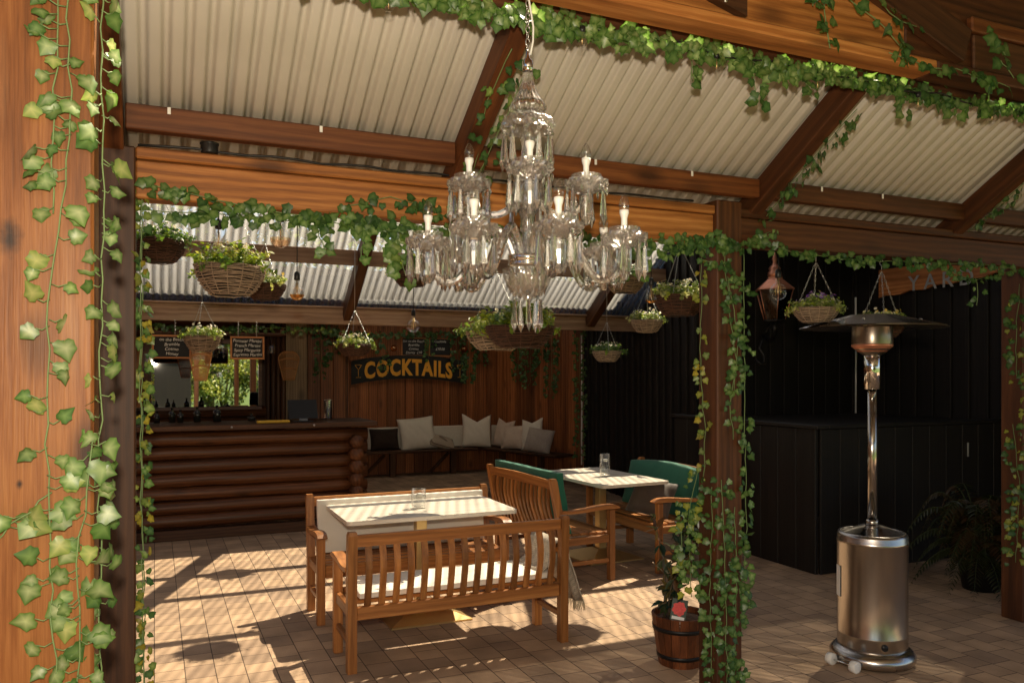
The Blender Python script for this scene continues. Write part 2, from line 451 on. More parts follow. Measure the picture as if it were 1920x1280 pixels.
def cut_bump():
    nt = M['cutglass'].node_tree; L = nt.links.new
    tc = nd(nt, 'ShaderNodeTexCoord'); vo = nd(nt, 'ShaderNodeTexVoronoi'); vo.inputs['Scale'].default_value = 110
    L(tc.outputs['Object'], vo.inputs['Vector'])
    bp = nd(nt, 'ShaderNodeBump'); bp.inputs['Strength'].default_value = 0.35; bp.inputs['Distance'].default_value = 0.004
    L(vo.outputs['Distance'], bp.inputs['Height'])
    L(bp.outputs[0], nt.nodes['Glossy BSDF'].inputs['Normal']); L(bp.outputs[0], nt.nodes['Layer Weight'].inputs['Normal'])
cut_bump()
whiten_glass(M['cutglass'], 0.06)

# brushed steel of the heater: streaks round the drum
def brushed():
    m, nt, p = newmat('brushed_steel')
    L = nt.links.new
    p.inputs['Metallic'].default_value = 1.0
    tc = nd(nt, 'ShaderNodeTexCoord'); mp = nd(nt, 'ShaderNodeMapping'); mp.inputs['Scale'].default_value = (1.5, 1.5, 420)
    n = nd(nt, 'ShaderNodeTexNoise'); n.inputs['Scale'].default_value = 1; n.inputs['Detail'].default_value = 4
    L(tc.outputs['Object'], mp.inputs[0]); L(mp.outputs[0], n.inputs['Vector'])
    r = nd(nt, 'ShaderNodeMapRange'); r.inputs[3].default_value = 0.17; r.inputs[4].default_value = 0.26
    L(n.outputs[0], r.inputs[0]); L(r.outputs[0], p.inputs['Roughness'])
    p.inputs['Base Color'].default_value = (0.50, 0.465, 0.43, 1)
    p.inputs['Anisotropic'].default_value = 0.75
    tg_ = nd(nt, 'ShaderNodeTangent', direction_type='RADIAL', axis='Z'); L(tg_.outputs[0], p.inputs['Tangent'])
    b = nd(nt, 'ShaderNodeBump'); b.inputs['Strength'].default_value = 0.004; b.inputs['Distance'].default_value = 0.001
    L(n.outputs[0], b.inputs['Height']); L(b.outputs[0], p.inputs['Normal'])
    return m
M['brushed'] = brushed()
M['steel_dark'] = plain('smoked_steel', (0.30, 0.26, 0.22), 0.3, metal=1.0, noise=0.1)

def mirror_mat():
    m, nt, p = newmat('mirror_silver')
    p.inputs['Base Color'].default_value = (0.80, 0.80, 0.76, 1); p.inputs['Metallic'].default_value = 1; p.inputs['Roughness'].default_value = 0.015
    return m
M['mirror'] = mirror_mat()

# cream painted corrugated sheet
def sheet_mat():
    m, nt, p = newmat('cream_roof_sheet'); L = nt.links.new
    tc = nd(nt, 'ShaderNodeTexCoord')
    n = nd(nt, 'ShaderNodeTexNoise'); n.inputs['Scale'].default_value = 2.2; n.inputs['Detail'].default_value = 7
    L(tc.outputs['Object'], n.inputs['Vector'])
    r = nd(nt, 'ShaderNodeValToRGB'); e = r.color_ramp.elements
    e[0].position = 0.3; e[0].color = (0.46, 0.42, 0.35, 1); e[1].position = 0.7; e[1].color = (0.57, 0.525, 0.45, 1)
    L(n.outputs[0], r.inputs[0]); L(r.outputs[0], p.inputs['Base Color'])
    p.inputs['Roughness'].default_value = 0.5
    return m
M['sheet'] = sheet_mat()

# clear ribbed plastic sheet, dusty in its troughs
def clear_mat(name='clear_roof_sheet', lo=0.16, hi=0.32, tr=0.60, df_=0.40):
    m = bpy.data.materials.new(name); m.use_nodes = True
    nt = m.node_tree; L = nt.links.new
    nt.nodes.remove(nt.nodes['Principled BSDF'])
    tc = nd(nt, 'ShaderNodeTexCoord')
    sx = nd(nt, 'ShaderNodeSeparateXYZ'); L(tc.outputs['Object'], sx.inputs[0])
    k = nd(nt, 'ShaderNodeMath', operation='MULTIPLY'); k.inputs[1].default_value = 2 * PI / 0.076
    L(sx.outputs[0], k.inputs[0])
    s = nd(nt, 'ShaderNodeMath', operation='SINE'); L(k.outputs[0], s.inputs[0])
    mp = nd(nt, 'ShaderNodeMapping'); mp.inputs['Scale'].default_value = (26, 1.2, 1.2)
    L(tc.outputs['Object'], mp.inputs[0])
    n = nd(nt, 'ShaderNodeTexNoise'); n.inputs['Scale'].default_value = 1; n.inputs['Detail'].default_value = 6
    L(mp.outputs[0], n.inputs['Vector'])
    a = nd(nt, 'ShaderNodeMath', operation='MULTIPLY_ADD'); a.inputs[1].default_value = 0.13; L(s.outputs[0], a.inputs[0])
    r = nd(nt, 'ShaderNodeMapRange'); r.inputs[1].default_value = 0.3; r.inputs[2].default_value = 0.75; r.inputs[3].default_value = lo; r.inputs[4].default_value = hi
    L(n.outputs[0], r.inputs[0]); L(r.outputs[0], a.inputs[2])
    t = nd(nt, 'ShaderNodeBsdfTransparent'); t.inputs[0].default_value = (0.93, 0.94, 0.93, 1)
    d = nd(nt, 'ShaderNodeBsdfTranslucent'); d.inputs[0].default_value = (tr, tr * .98, tr * .94, 1)
    df = nd(nt, 'ShaderNodeBsdfDiffuse'); df.inputs[0].default_value = (df_, df_ * .94, df_ * .88, 1)
    x0 = nd(nt, 'ShaderNodeMixShader'); x0.inputs[0].default_value = 0.35
    L(d.outputs[0], x0.inputs[1]); L(df.outputs[0], x0.inputs[2])
    x = nd(nt, 'ShaderNodeMixShader'); L(a.outputs[0], x.inputs[0]); L(t.outputs[0], x.inputs[1]); L(x0.outputs[0], x.inputs[2])
    g = nd(nt, 'ShaderNodeBsdfGlossy'); g.inputs['Roughness'].default_value = 0.12
    f = nd(nt, 'ShaderNodeMath', operation='MULTIPLY_ADD'); f.inputs[1].default_value = 0.5; f.inputs[2].default_value = 0.04
    lw = nd(nt, 'ShaderNodeLayerWeight'); pq = nd(nt, 'ShaderNodeMath', operation='POWER'); pq.inputs[1].default_value = 4
    L(lw.outputs['Facing'], pq.inputs[0]); L(pq.outputs[0], f.inputs[0])
    y = nd(nt, 'ShaderNodeMixShader'); L(f.outputs[0], y.inputs[0]); L(x.outputs[0], y.inputs[1]); L(g.outputs[0], y.inputs[2])
    L(y.outputs[0], nt.nodes['Material Output'].inputs[0])
    return m
M['clear'] = clear_mat()
M['dusty'] = clear_mat('dusty_roof_sheet', 0.62, 0.95, 0.10, 0.2)
M['opal'] = clear_mat('added_skylight_opal', 0.97, 1.0)  # diffusing sheet for the light panel added over the corner seat

# block paving: courses along Y, 160 mm wide, three block lengths
def paving_mat():
    m, nt, p = newmat('block_paving'); L = nt.links.new
    tc = nd(nt, 'ShaderNodeTexCoord')
    sp = nd(nt, 'ShaderNodeSeparateXYZ'); L(tc.outputs['Object'], sp.inputs[0])
    cb = nd(nt, 'ShaderNodeCombineXYZ')
    xo = nd(nt, 'ShaderNodeMath', operation='SUBTRACT'); xo.inputs[1].default_value = 0.158 - 16.0
    L(sp.outputs[0], xo.inputs[0]); L(xo.outputs[0], cb.inputs[1])
    yo = nd(nt, 'ShaderNodeMath', operation='ADD'); yo.inputs[1].default_value = 20
    L(sp.outputs[1], yo.inputs[0])
    # nudge each course along by its own amount
    fl_ = nd(nt, 'ShaderNodeMath', operation='DIVIDE'); fl_.inputs[1].default_value = 0.16; L(xo.outputs[0], fl_.inputs[0])
    fl2 = nd(nt, 'ShaderNodeMath', operation='FLOOR'); L(fl_.outputs[0], fl2.inputs[0])
    wn_ = nd(nt, 'ShaderNodeTexWhiteNoise', noise_dimensions='1D'); L(fl2.outputs[0], wn_.inputs['W'])
    sm = nd(nt, 'ShaderNodeMath', operation='MULTIPLY_ADD'); sm.inputs[1].default_value = 0.21
    L(wn_.outputs[0], sm.inputs[0]); L(yo.outputs[0], sm.inputs[2]); L(sm.outputs[0], cb.inputs[0])
    def brick(c1, c2, mo, w, mort):
        b = nd(nt, 'ShaderNodeTexBrick', offset=0.5, offset_frequency=2, squash=0.74, squash_frequency=3)
        b.inputs['Scale'].default_value = 1
        b.inputs['Color1'].default_value = c1; b.inputs['Color2'].default_value = c2; b.inputs['Mortar'].default_value = mo
        b.inputs['Mortar Size'].default_value = mort; b.inputs['Mortar Smooth'].default_value = 0.25
        b.inputs['Brick Width'].default_value = w; b.inputs['Row Height'].default_value = 0.16
        L(cb.outputs[0], b.inputs['Vector'])
        return b
    b = brick((0.48, 0.325, 0.205, 1), (0.30, 0.205, 0.138, 1), (0.085, 0.056, 0.036, 1), 0.205, 0.0032)
    n = nd(nt, 'ShaderNodeTexNoise'); n.inputs['Scale'].default_value = 4; n.inputs['Detail'].default_value = 8
    L(tc.outputs['Object'], n.inputs['Vector'])
    n2 = nd(nt, 'ShaderNodeTexNoise'); n2.inputs['Scale'].default_value = 130; n2.inputs['Detail'].default_value = 4
    L(tc.outputs['Object'], n2.inputs['Vector'])
    hs = nd(nt, 'ShaderNodeHueSaturation')
    ms = nd(nt, 'ShaderNodeMath', operation='MULTIPLY_ADD'); ms.inputs[1].default_value = 1.1; ms.inputs[2].default_value = 0.24
    L(n.outputs[0], ms.inputs[0])
    m2 = nd(nt, 'ShaderNodeMath', operation='MULTIPLY_ADD'); m2.inputs[1].default_value = 0.42
    L(n2.outputs[0], m2.inputs[0]); L(ms.outputs[0], m2.inputs[2])
    L(m2.outputs[0], hs.inputs['Value']); L(b.outputs[0], hs.inputs['Color'])
    L(hs.outputs[0], p.inputs['Base Color'])
    p.inputs['Roughness'].default_value = 0.72; p.inputs['Specular IOR Level'].default_value = 0.3
    h = nd(nt, 'ShaderNodeMath', operation='MULTIPLY_ADD'); h.inputs[1].default_value = -1.0
    nm = nd(nt, 'ShaderNodeMath', operation='MULTIPLY'); nm.inputs[1].default_value = 0.35; L(n2.outputs[0], nm.inputs[0])
    L(b.outputs['Fac'], h.inputs[0]); L(nm.outputs[0], h.inputs[2])
    bp = nd(nt, 'ShaderNodeBump'); bp.inputs['Strength'].default_value = 0.35; bp.inputs['Distance'].default_value = 0.004
    L(h.outputs[0], bp.inputs['Height']); L(bp.outputs[0], p.inputs['Normal'])
    return m
M['paving'] = paving_mat()
M['lawn'] = plain('mown_lawn', (0.075, 0.12, 0.022), 0.9, noise=0.45, nscale=3, bump=0.6)

def throw_mat():
    m, nt, p = newmat('knitted_throw'); L = nt.links.new
    tc = nd(nt, 'ShaderNodeTexCoord')
    ck = nd(nt, 'ShaderNodeTexChecker'); ck.inputs['Scale'].default_value = 1
    mp = nd(nt, 'ShaderNodeMapping'); mp.inputs['Scale'].default_value = (180, 150, 100)
    L(tc.outputs['Object'], mp.inputs[0]); L(mp.outputs[0], ck.inputs[0])
    n = nd(nt, 'ShaderNodeTexNoise'); n.inputs['Scale'].default_value = 60; L(tc.outputs['Object'], n.inputs['Vector'])
    ck.inputs[1].default_value = (0.62, 0.54, 0.42, 1); ck.inputs[2].default_value = (0.16, 0.125, 0.095, 1)
    mx = nd(nt, 'ShaderNodeMix', data_type='RGBA'); mx.inputs['B'].default_value = (0.56, 0.49, 0.39, 1)
    L(n.outputs[0], mx.inputs['Factor']); L(ck.outputs[0], mx.inputs['A']); L(mx.outputs['Result'], p.inputs['Base Color'])
    p.inputs['Roughness'].default_value = 0.95
    bp = nd(nt, 'ShaderNodeBump'); bp.inputs['Strength'].default_value = 1; bp.inputs['Distance'].default_value = 0.004
    L(n.outputs[0], bp.inputs['Height']); L(bp.outputs[0], p.inputs['Normal'])
    return m
M['throw'] = throw_mat()
M['fringe'] = plain('throw_fringe', (0.58, 0.49, 0.33), 0.9)
def stripe_mat():
    m, nt, p = newmat('striped_linen'); L = nt.links.new
    tc = nd(nt, 'ShaderNodeTexCoord'); w = nd(nt, 'ShaderNodeTexWave', bands_direction='Y'); w.inputs['Scale'].default_value = 6; w.inputs['Distortion'].default_value = 0.3
    L(tc.outputs['Object'], w.inputs[0])
    r = nd(nt, 'ShaderNodeValToRGB'); e = r.color_ramp.elements
    e[0].position = 0.75; e[0].color = (0.46, 0.38, 0.29, 1); e[1].position = 0.85; e[1].color = (0.20, 0.15, 0.11, 1)
    L(w.outputs[0], r.inputs[0]); L(r.outputs[0], p.inputs['Base Color']); p.inputs['Roughness'].default_value = 0.9
    return m
M['stripe'] = stripe_mat()

# ---------------------------------------------------------------- ground
tag(MB().box(-300, 300, -300, 300, -0.3, -0.004).build('lawn', M['lawn']), kind='structure')
tag(MB().box(-5, 12, -2.4, 16, -0.25, 0.0).build('paving', M['paving']), kind='structure')

# ---------------------------------------------------------------- pergola
def corrugated(x0, x1, p0, p1, pitch, amp, steps=8, rib=False):
    """sheet across X, running from (y, z) p0 to p1, with a thickness"""
    dy, dz = p1[0] - p0[0], p1[1] - p0[1]
    Lg = math.hypot(dy, dz); ny, nz = -dz / Lg, dy / Lg
    if nz < 0: ny, nz = -ny, -nz
    n = int((x1 - x0) / pitch * steps)
    v = []; f = []
    m = 3
    for i in range(n + 1):
        x = x0 + (x1 - x0) * i / n
        ph = 2 * PI * x / pitch
        h = amp * math.sin(ph)
        if rib:
            u = (x / pitch) % 1.0 - 0.5
            h = amp * 2.6 * math.exp(-abs(u * pitch / 0.0145) ** 3)
        for t in (0, 1):
            for j in range(m):
                q = j / (m - 1)
                y = p0[0] + dy * q + ny * (h + t * 0.0015); z = p0[1] + dz * q + nz * (h + t * 0.0015)
                v.append((x, y, z))
    w = 2 * m
    for i in range(n):
        for t in (0, 1):
            for j in range(m - 1):
                a = i * w + t * m + j
                f.append((a, a + w, a + w + 1, a + 1))
        for j in (0, m - 1):
            a = i * w + j
            f.append((a, a + w, a + w + m, a + m))
    b = MB(); b.add(v, f, True)
    return b

def roof_z(y): return 4.81 - 0.62 * y          # underside of the near roof
per = thing('pergola', 'stained timber pergola with cream corrugated roof, posts and ivy-hung beams', 'pergola', (-0.15, 3.5, 0))
PO = Vector((-0.15, 3.5, 0))
def pw(x, y, z): return Vector((x, y, z)) - PO
def pbox(name, x0, x1, y0, y1, z0, z1, mat, c=0.006):
    b = MB().cbox(x0, x1, y0, y1, z0, z1, c)
    b.v = [tuple(Vector(p) - PO) for p in b.v]
    return b.build(name, mat, per)
pbox('post', -0.375, -0.144, 2.36, 2.56, 0, 2.95, M['post_face'], 0.008)
pbox('post', -0.227, -0.067, 3.42, 3.58, 0, 2.565, M['dark_z'], 0.006)
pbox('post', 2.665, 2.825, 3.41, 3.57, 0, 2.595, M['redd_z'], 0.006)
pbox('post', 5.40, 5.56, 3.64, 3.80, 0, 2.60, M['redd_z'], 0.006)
for x in (-0.25, 2.5, 5.2): pbox('post', x - 0.08, x + 0.08, -1.6, -1.44, 0, 2.5, M['dark_z'])
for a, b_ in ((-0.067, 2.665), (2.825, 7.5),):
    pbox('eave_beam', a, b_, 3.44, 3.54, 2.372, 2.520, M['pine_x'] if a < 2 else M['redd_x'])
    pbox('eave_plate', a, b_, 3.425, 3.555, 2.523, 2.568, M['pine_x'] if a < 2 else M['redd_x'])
# rafters and purlins under the sheets
for x in (-0.15, 1.25, 2.93, 4.48, 6.0):
    bar('rafter', pw(x, 3.62, roof_z(3.62) - 0.075), pw(x, 2.76, roof_z(2.76) - 0.075), 0.085, 0.115, M['redp_x'] if x < 2 else M['redd_x'], per)
for a, b_ in ((-0.1, 1.205), (1.295, 2.885), (2.975, 4.435), (4.525, 7.5)):
    y = 3.37
    bar('purlin', pw(a, y, roof_z(y) - 0.062), pw(b_, y, roof_z(y) - 0.062), 0.055, 0.095, M['redp_x'] if a < 2 else M['redd_x'], per)
pbox('ridge_plate', -0.3, 7.5, 2.62, 2.69, 2.985, 3.12, M['dark_x'])
for i in range(10):
    xa = -0.608 + i * 0.836; lift = 0.012 + 0.0035 * (i % 2)
    b = corrugated(xa, xa + 0.874, (3.68 + 0.006 * (i % 3), roof_z(3.68) + lift), (2.70, roof_z(2.70) + lift), 0.076, 0.0095, 20, True)
    b.v = [tuple(Vector(p) - PO) for p in b.v]
    b.build('roof_sheet', M['sheet'], per)
b = corrugated(-0.6, 7.6, (2.30, 3.68), (-1.7, 2.72), 0.076, 0.0095, 4)
b.v = [tuple(Vector(p) - PO) for p in b.v]
b.build('roof_sheet', M['sheet'], per)
b = corrugated(-0.6, 7.6, (2.72, 3.72), (2.28, 3.72), 0.076, 0.006, 4)
b.v = [tuple(Vector(p) - PO) for p in b.v]
b.build('roof_sheet', M['sheet'], per)
# header truss on the near line
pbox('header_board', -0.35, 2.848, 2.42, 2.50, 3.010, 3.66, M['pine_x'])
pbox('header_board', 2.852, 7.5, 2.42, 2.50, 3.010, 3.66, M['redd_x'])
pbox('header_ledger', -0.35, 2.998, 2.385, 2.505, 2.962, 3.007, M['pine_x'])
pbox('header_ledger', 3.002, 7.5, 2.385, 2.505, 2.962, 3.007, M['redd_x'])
# gusset, diagonal brace and upper chord bolted to the header's face
def face_plate(name, poly, y0, y1, mat):
    bb = MB().prism([(px_, pz_) for px_, pz_ in poly], 'y', y0, y1)
    bb.v = [tuple(Vector(p) - PO) for p in bb.v]
    return bb.build(name, mat, per)
face_plate('gusset', [(1.72, 3.085), (2.00, 3.012), (2.00, 3.30), (1.72, 3.30)], 2.385, 2.417, M['dark_x'])
bar('diagonal_brace', pw(2.30, 2.395, 3.40), pw(3.17, 2.395, 3.09), 0.045, 0.15, M['dark_x'], per)
pbox('upper_chord', 3.21, 5.2, 2.385, 2.417, 3.165, 3.23, M['redp_x'])
pbox('upper_panel', 3.24, 5.2, 2.40, 2.417, 3.012, 3.162, M['dark_x'])
pbox('tail_beam', -0.6, 7.6, -1.6, -1.44, 2.50, 2.66, M['dark_x'])
for x, z in ((1.86, 3.07), (1.90, 3.05), (1.93, 3.075)):
    MB().lathe([(0.007, 0), (0.006, 0.004), (0, 0.005)], 8).build('bolt', M['steel'], per, tuple(pw(x, 2.385, z)), (R(90), 0, 0))
# little white clips on the purlin
for px_, in ((0.05,), (0.62,), (1.9,), (2.45,), (3.3,), (3.75,)):
    y = 3.338
    MB().cbox(-0.006, 0.006, -0.004, 0.0, -0.022, 0.004, 0.001).build('clip', M['white_pl'], per, tuple(pw(px_, y - 0.003, roof_z(3.37) - 0.022)))

# ---------------------------------------------------------------- clear gable over the yard
cano = thing('canopy_roof', 'clear corrugated plastic canopy on greyed timber beams over the yard', 'canopy', (0, 8.9, 0))
CO = Vector((0, 8.9, 0))
def cz(y): return 2.42 + 0.72 * (8.9 - y)
def cbar(name, p0, p1, w, h, mat): return bar(name, Vector(p0) - CO, Vector(p1) - CO, w, h, mat, cano)
def cs(b, mat):
    b.v = [tuple(Vector(p) - CO) for p in b.v]
    return b.build('roof_sheet', mat, cano)
cs(corrugated(-3.2, 6.5, (9.0, cz(9.0) + 0.02), (5.8, cz(5.8) + 0.02), 0.076, 0.0095), M['clear'])
cs(corrugated(-3.2, 7.6, (5.8, cz(5.8) + 0.02), (3.7, 2.72), 0.076, 0.0095, 6), M['dusty'])
cs(corrugated(6.5, 9.6, (9.0, cz(9.0) + 0.02), (5.8, cz(5.8) + 0.02), 0.076, 0.0095, 4), M['sheet'])
cbar('eave_beam', (-3.2, 8.9, 2.31), (6.3, 8.9, 2.31), 0.10, 0.17, M['grey_x'])
cbar('eave_plate', (-3.2, 8.88, 2.408), (6.3, 8.88, 2.408), 0.13, 0.02, M['grey_x'])
cbar('purlin', (-3.2, 8.17, 2.86), (6.5, 8.17, 2.86), 0.07, 0.15, M['grey_x'])
cbar('purlin', (-3.2, 7.6, cz(7.6) - 0.1), (6.5, 7.6, cz(7.6) - 0.1), 0.07, 0.12, M['dark_x'])
cbar('purlin', (-3.2, 6.75, cz(6.75) - 0.1), (6.5, 6.75, cz(6.75) - 0.1), 0.07, 0.12, M['dark_x'])
cbar('ridge_beam', (-3.2, 5.8, 4.52), (9.4, 5.8, 4.52), 0.08, 0.18, M['dark_x'])
for x in (-1.1, 1.93, 4.95):
    cbar('rafter', (x, 8.85, cz(8.85) - 0.13), (x, 5.8, cz(5.8) - 0.13), 0.10, 0.16, M['dark_x'])
cbar('post', (2.35, 11.1, 0), (2.35, 11.1, 2.5), 0.22, 0.2, M['pine_x'])

# ---------------------------------------------------------------- timber back walls and bar
TW = thing('timber_wall', 'red brown vertical board wall behind the corner seat', 'wall', (2.5, 13.3, 0))
def boards(p0, p1, z0, z1, w, mat, parent, base, gap=0.006, t=0.03, name='boards'):
    p0 = Vector((*p0, 0)); p1 = Vector((*p1, 0)); d = p1 - p0; L = d.length; d.normalize()
    nrm = Vector((d.y, -d.x, 0))
    b = MB(); n = max(1, round(L / w))
    Mx = Matrix(((d.x, nrm.x, 0, p0.x - base[0]), (d.y, nrm.y, 0, p0.y - base[1]), (0, 0, 1, -base[2]), (0, 0, 0, 1)))
    for i in range(n):
        b.cbox(i * L / n + gap / 2, (i + 1) * L / n - gap / 2, -t, random.uniform(0, 0.006), z0, z1, 0.003, Mx)
    b.box(0, L, -t - 0.02, -t - 0.002, z0, z1, Mx)
    return b.build(name, mat, parent)
boards((2.45, 13.25), (5.45, 13.25), 0, 2.75, 0.16, M['clad_z'], TW, (2.5, 13.3, 0), name='back_boards')
boards((5.45, 13.25), (6.10, 11.10), 0, 2.75, 0.16, M['clad_z'], TW, (2.5, 13.3, 0), name='side_boards')
MB().cbox(5.34 - 2.5, 5.56 - 2.5, -0.12, 0.03, 0, 2.75, 0.004).build('corner_post', M['clad_z'], TW)
boards((2.47, 11.2), (2.47, 13.2), 0, 2.75, 0.16, M['clad_z'], TW, (2.5, 13.3, 0), name='return_boards')
MB().box(-4.4, 4.4, -4.35, -1.75, 2.76, 2.84).build('roof_deck', M['dark_x'], TW)
MB().box(-4.4, -0.1, -1.745, 0.3, 2.76, 2.84).build('roof_deck', M['dark_x'], TW)
MB().box(-0.095, 4.4, -0.55, 0.3, 2.76, 2.84).build('roof_deck', M['dark_x'], TW)
MB().box(-0.09, 4.4, -1.74, -0.555, 2.79, 2.796).build('added_skylight', M['opal'], TW)  # unseen panel added to let soft light onto the back wall

BW = thing('bar_back_wall', 'log back wall of the bar with pale plank strip beside the mirror', 'wall', (0, 11.1, 0))
b = MB()
for k in range(9): b.tube([(-2.6, 0.02, 0.07 + 0.14 * k), (1.34, 0.02, 0.07 + 0.14 * k)], 0.072, 12)
for k in range(4): b.tube([(-2.6, 0.02, 2.22 + 0.14 * k), (1.34, 0.02, 2.22 + 0.14 * k)], 0.072, 12)
b.build('log_course', M['log_x'], BW)
b = MB()
for k in range(4): b.tube([(1.37 + 0.065 * k, -0.02 * (k % 2), 0), (1.37 + 0.065 * k, -0.02 * (k % 2), 2.7)], 0.034, 8)
b.build('corner_poles', M['dark_z'], BW)
MB().cbox(1.60, 1.88, -0.01, 0.03, 0, 2.7, 0.004).build('plank', M['pale_z'], BW)
b = MB()
for k in range(3): b.cbox(1.89 + 0.17 * k, 2.055 + 0.17 * k, -0.008 + 0.004 * (k % 2), 0.03, 0, 2.7, 0.004)
b.build('plank', M['clad_z'], BW)
MB().box(-2.6, 2.45, 0.10, 0.14, 0, 2.75).build('backing', M['dark_z'], BW)
mir = thing('wall_mirror', 'large mirror reflecting the garden in a dark wooden frame', 'mirror', (0.2, 11.0, 1.22))
b = MB()
for (x0, x1, z0, z1) in ((-1.3, 1.08, 0, 0.045), (-1.3, 1.08, 0.85, 0.9), (1.035, 1.08, 0.048, 0.847), (-1.3, -1.255, 0.048, 0.847)): b.cbox(x0, x1, -0.035, 0.0, z0, z1, 0.004)
b.build('frame', M['log_x'], mir)
MB().box(-1.255, 1.035, -0.012, -0.004, 0.045, 0.85).build('mirror_glass', M['mirror'], mir)

bar_c = thing('bar_counter', 'bar counter of stacked round logs with a dark plank top', 'bar', (0, 8.9, 0))
b = MB()
def log(b, p0, p1, r, n=16, wob=0.004):
    p0 = Vector(p0); p1 = Vector(p1); pts = []; rr = []
    for i in range(13):
        pts.append(p0.lerp(p1, i / 12) + Vector((0, random.uniform(-wob, wob), random.uniform(-wob, wob)))); rr.append(r * random.uniform(0.965, 1.02))
    b.tube(pts, rr, n)
for k in range(7):
    b = MB(); log(b, (-1.8, 0.03, 0.19 + 0.138 * k), (2.16, 0.03, 0.19 + 0.138 * k), random.uniform(0.067, 0.075), wob=0.007)
    b.build('log', M['log_x'], bar_c)
for k in range(7):
    b = MB(); log(b, (2.02, -0.16, 0.12 + 0.138 * k), (2.02, 1.0, 0.12 + 0.138 * k), 0.072)
    b.build('log', M['log_y'], bar_c)
MB().cbox(-1.8, 1.93, -0.045, 0.06, 0.0, 0.105, 0.006).build('kick_board', M['dark_x'], bar_c)
b = MB(); b.cbox(-1.8, 2.24, -0.17, 0.10, 1.112, 1.165, 0.008); b.cbox(-1.8, 2.24, 0.106, 0.62, 1.11, 1.165, 0.008)
b.build('counter_top', M['dark_x'], bar_c)
for x in (0.72, 1.55): MB().lathe([(0.012, 0), (0.012, 0.005), (0, 0.007)], 10).build('bolt_head', M['steel'], bar_c, (x, -0.17, 1.14), (R(90), 0, 0))

# unseen fence added left of the yard to cut the sky light
bf = thing('sky_block_fence', 'unseen dark board fence added left of the yard to block sky light', 'fence', (-3.4, 6, 0))
bfb = MB()
for k in range(80): bfb.cbox(-0.012, 0.012, -8 + k * 0.2 + .004, -8 + k * 0.2 + .196, 0.02, 3.4, 0.003)
bfb.build('boards', M['dark_z'], bf)
for y in (-7.5, -4.5, -1.5, 1.5, 4.5, 7.5): MB().cbox(-0.13, -0.016, y - 0.05, y + 0.05, 0, 3.5, 0.004).build('post', M['dark_z'], bf)

# ---------------------------------------------------------------- black building and booth
BB = thing('black_building', 'black board and batten building at the right of the yard', 'building', (6.4, 7.3, 0))
def batten_wall(p0, p1, h, pitch, name):
    p0 = Vector((*p0, 0)); p1 = Vector((*p1, 0)); d = p1 - p0; L = d.length; d.normalize()
    nrm = Vector((d.y, -d.x, 0))
    Mx = Matrix(((d.x, nrm.x, 0, p0.x - 6.4), (d.y, nrm.y, 0, p0.y - 7.3), (0, 0, 1, 0), (0, 0, 0, 1)))
    b = MB().box(0, L, -0.05, 0, 0, h, Mx)
    n = int(L / pitch)
    for i in range(n + 1):
        x = i * pitch + random.uniform(-0.012, 0.012)
        b.cbox(max(0.002, x - 0.022), min(L - .002, x + 0.022), 0.002, 0.026, 0.002, h - 0.002, 0.003, Mx)
    return b.build(name, M['black_z'], BB)
batten_wall((6.14, 11.1), (5.45, 7.33), 3.3, 0.2, 'side_wall')
batten_wall((5.40, 7.3), (7.74, 7.3), 3.5, 0.21, 'front_wall')
batten_wall((7.75, 7.28), (7.75, 2.2), 5.8, 0.21, 'yard_wall')
MB().box(1.4, 5, -5.1, -5.0, 0, 5.8).build('end_wall', M['black_z'], BB)
MB().box(1.4, 5, -0.02, 0.05, 3.5, 5.8).build('upper_wall', M['black_z'], BB)
MB().box(-0.93, 1.33, 0.012, 0.6, 3.2, 3.3).build('ceiling', M['black_z'], BB)
door = MB().cbox(0, 0.9, -0.02, 0.02, 0, 2.0, 0.004)
door.cbox(0.08, 0.4, -0.03, -0.021, 1.1, 1.9, 0.004); door.cbox(0.5, 0.82, -0.03, -0.021, 1.1, 1.9, 0.004)
do = door.build('door', M['black_z'], BB, (-0.52, 2.6, 0.01), (0, 0, R(-79.6)))
MB().lathe([(0.0, 0), (0.025, 0.01), (0.025, 0.03), (0, 0.04)], 12, (0.83, -0.06, 1.0)).build('handle', M['steel'], do)
for (x, y, z0, z1) in ((6.02, 11.0, 0.28, 2.3), (7.70, 7.24, 1.2, 2.6), (7.71, 5.3, 0.3, 2.55)):
    MB().tube([(x, y, z0), (x + 0.004, y, (z0 + z1) / 2), (x, y, z1)], 0.011, 8).build('conduit', M['white_pl'], BB, (-6.4, -7.3, 0))

bo = thing('boarded_booth', 'waist high black boarded enclosure behind the patio heater', 'booth', (5.1, 5.2, 0))
b = MB()
for i in range(9): b.cbox(-0.015 + 0.0, 0.02, 0.012 + i * 0.225, 0.232 + i * 0.225, 0.0, 1.22, 0.004)
for i in range(12): b.cbox(0.025 + i * 0.215, 0.235 + i * 0.215, -0.012, 0.02, 0.0, 1.22, 0.004)
b.build('side_boards', M['black_z'], bo)
b = MB(); b.cbox(-0.04, 0.09, -0.04, 2.06, 1.224, 1.256, 0.004); b.cbox(0.095, 2.6, -0.04, 0.09, 1.224, 1.256, 0.004)
b.build('capping', M['black_z'], bo)
MB().box(0.1, 2.6, 0.1, 2.0, 1.18, 1.215).build('lid', M['black_z'], bo)
MB().cbox(1.80, 1.818, -0.028, -0.014, 0.92, 1.05, 0.002).build('latch', M['steel'], bo)
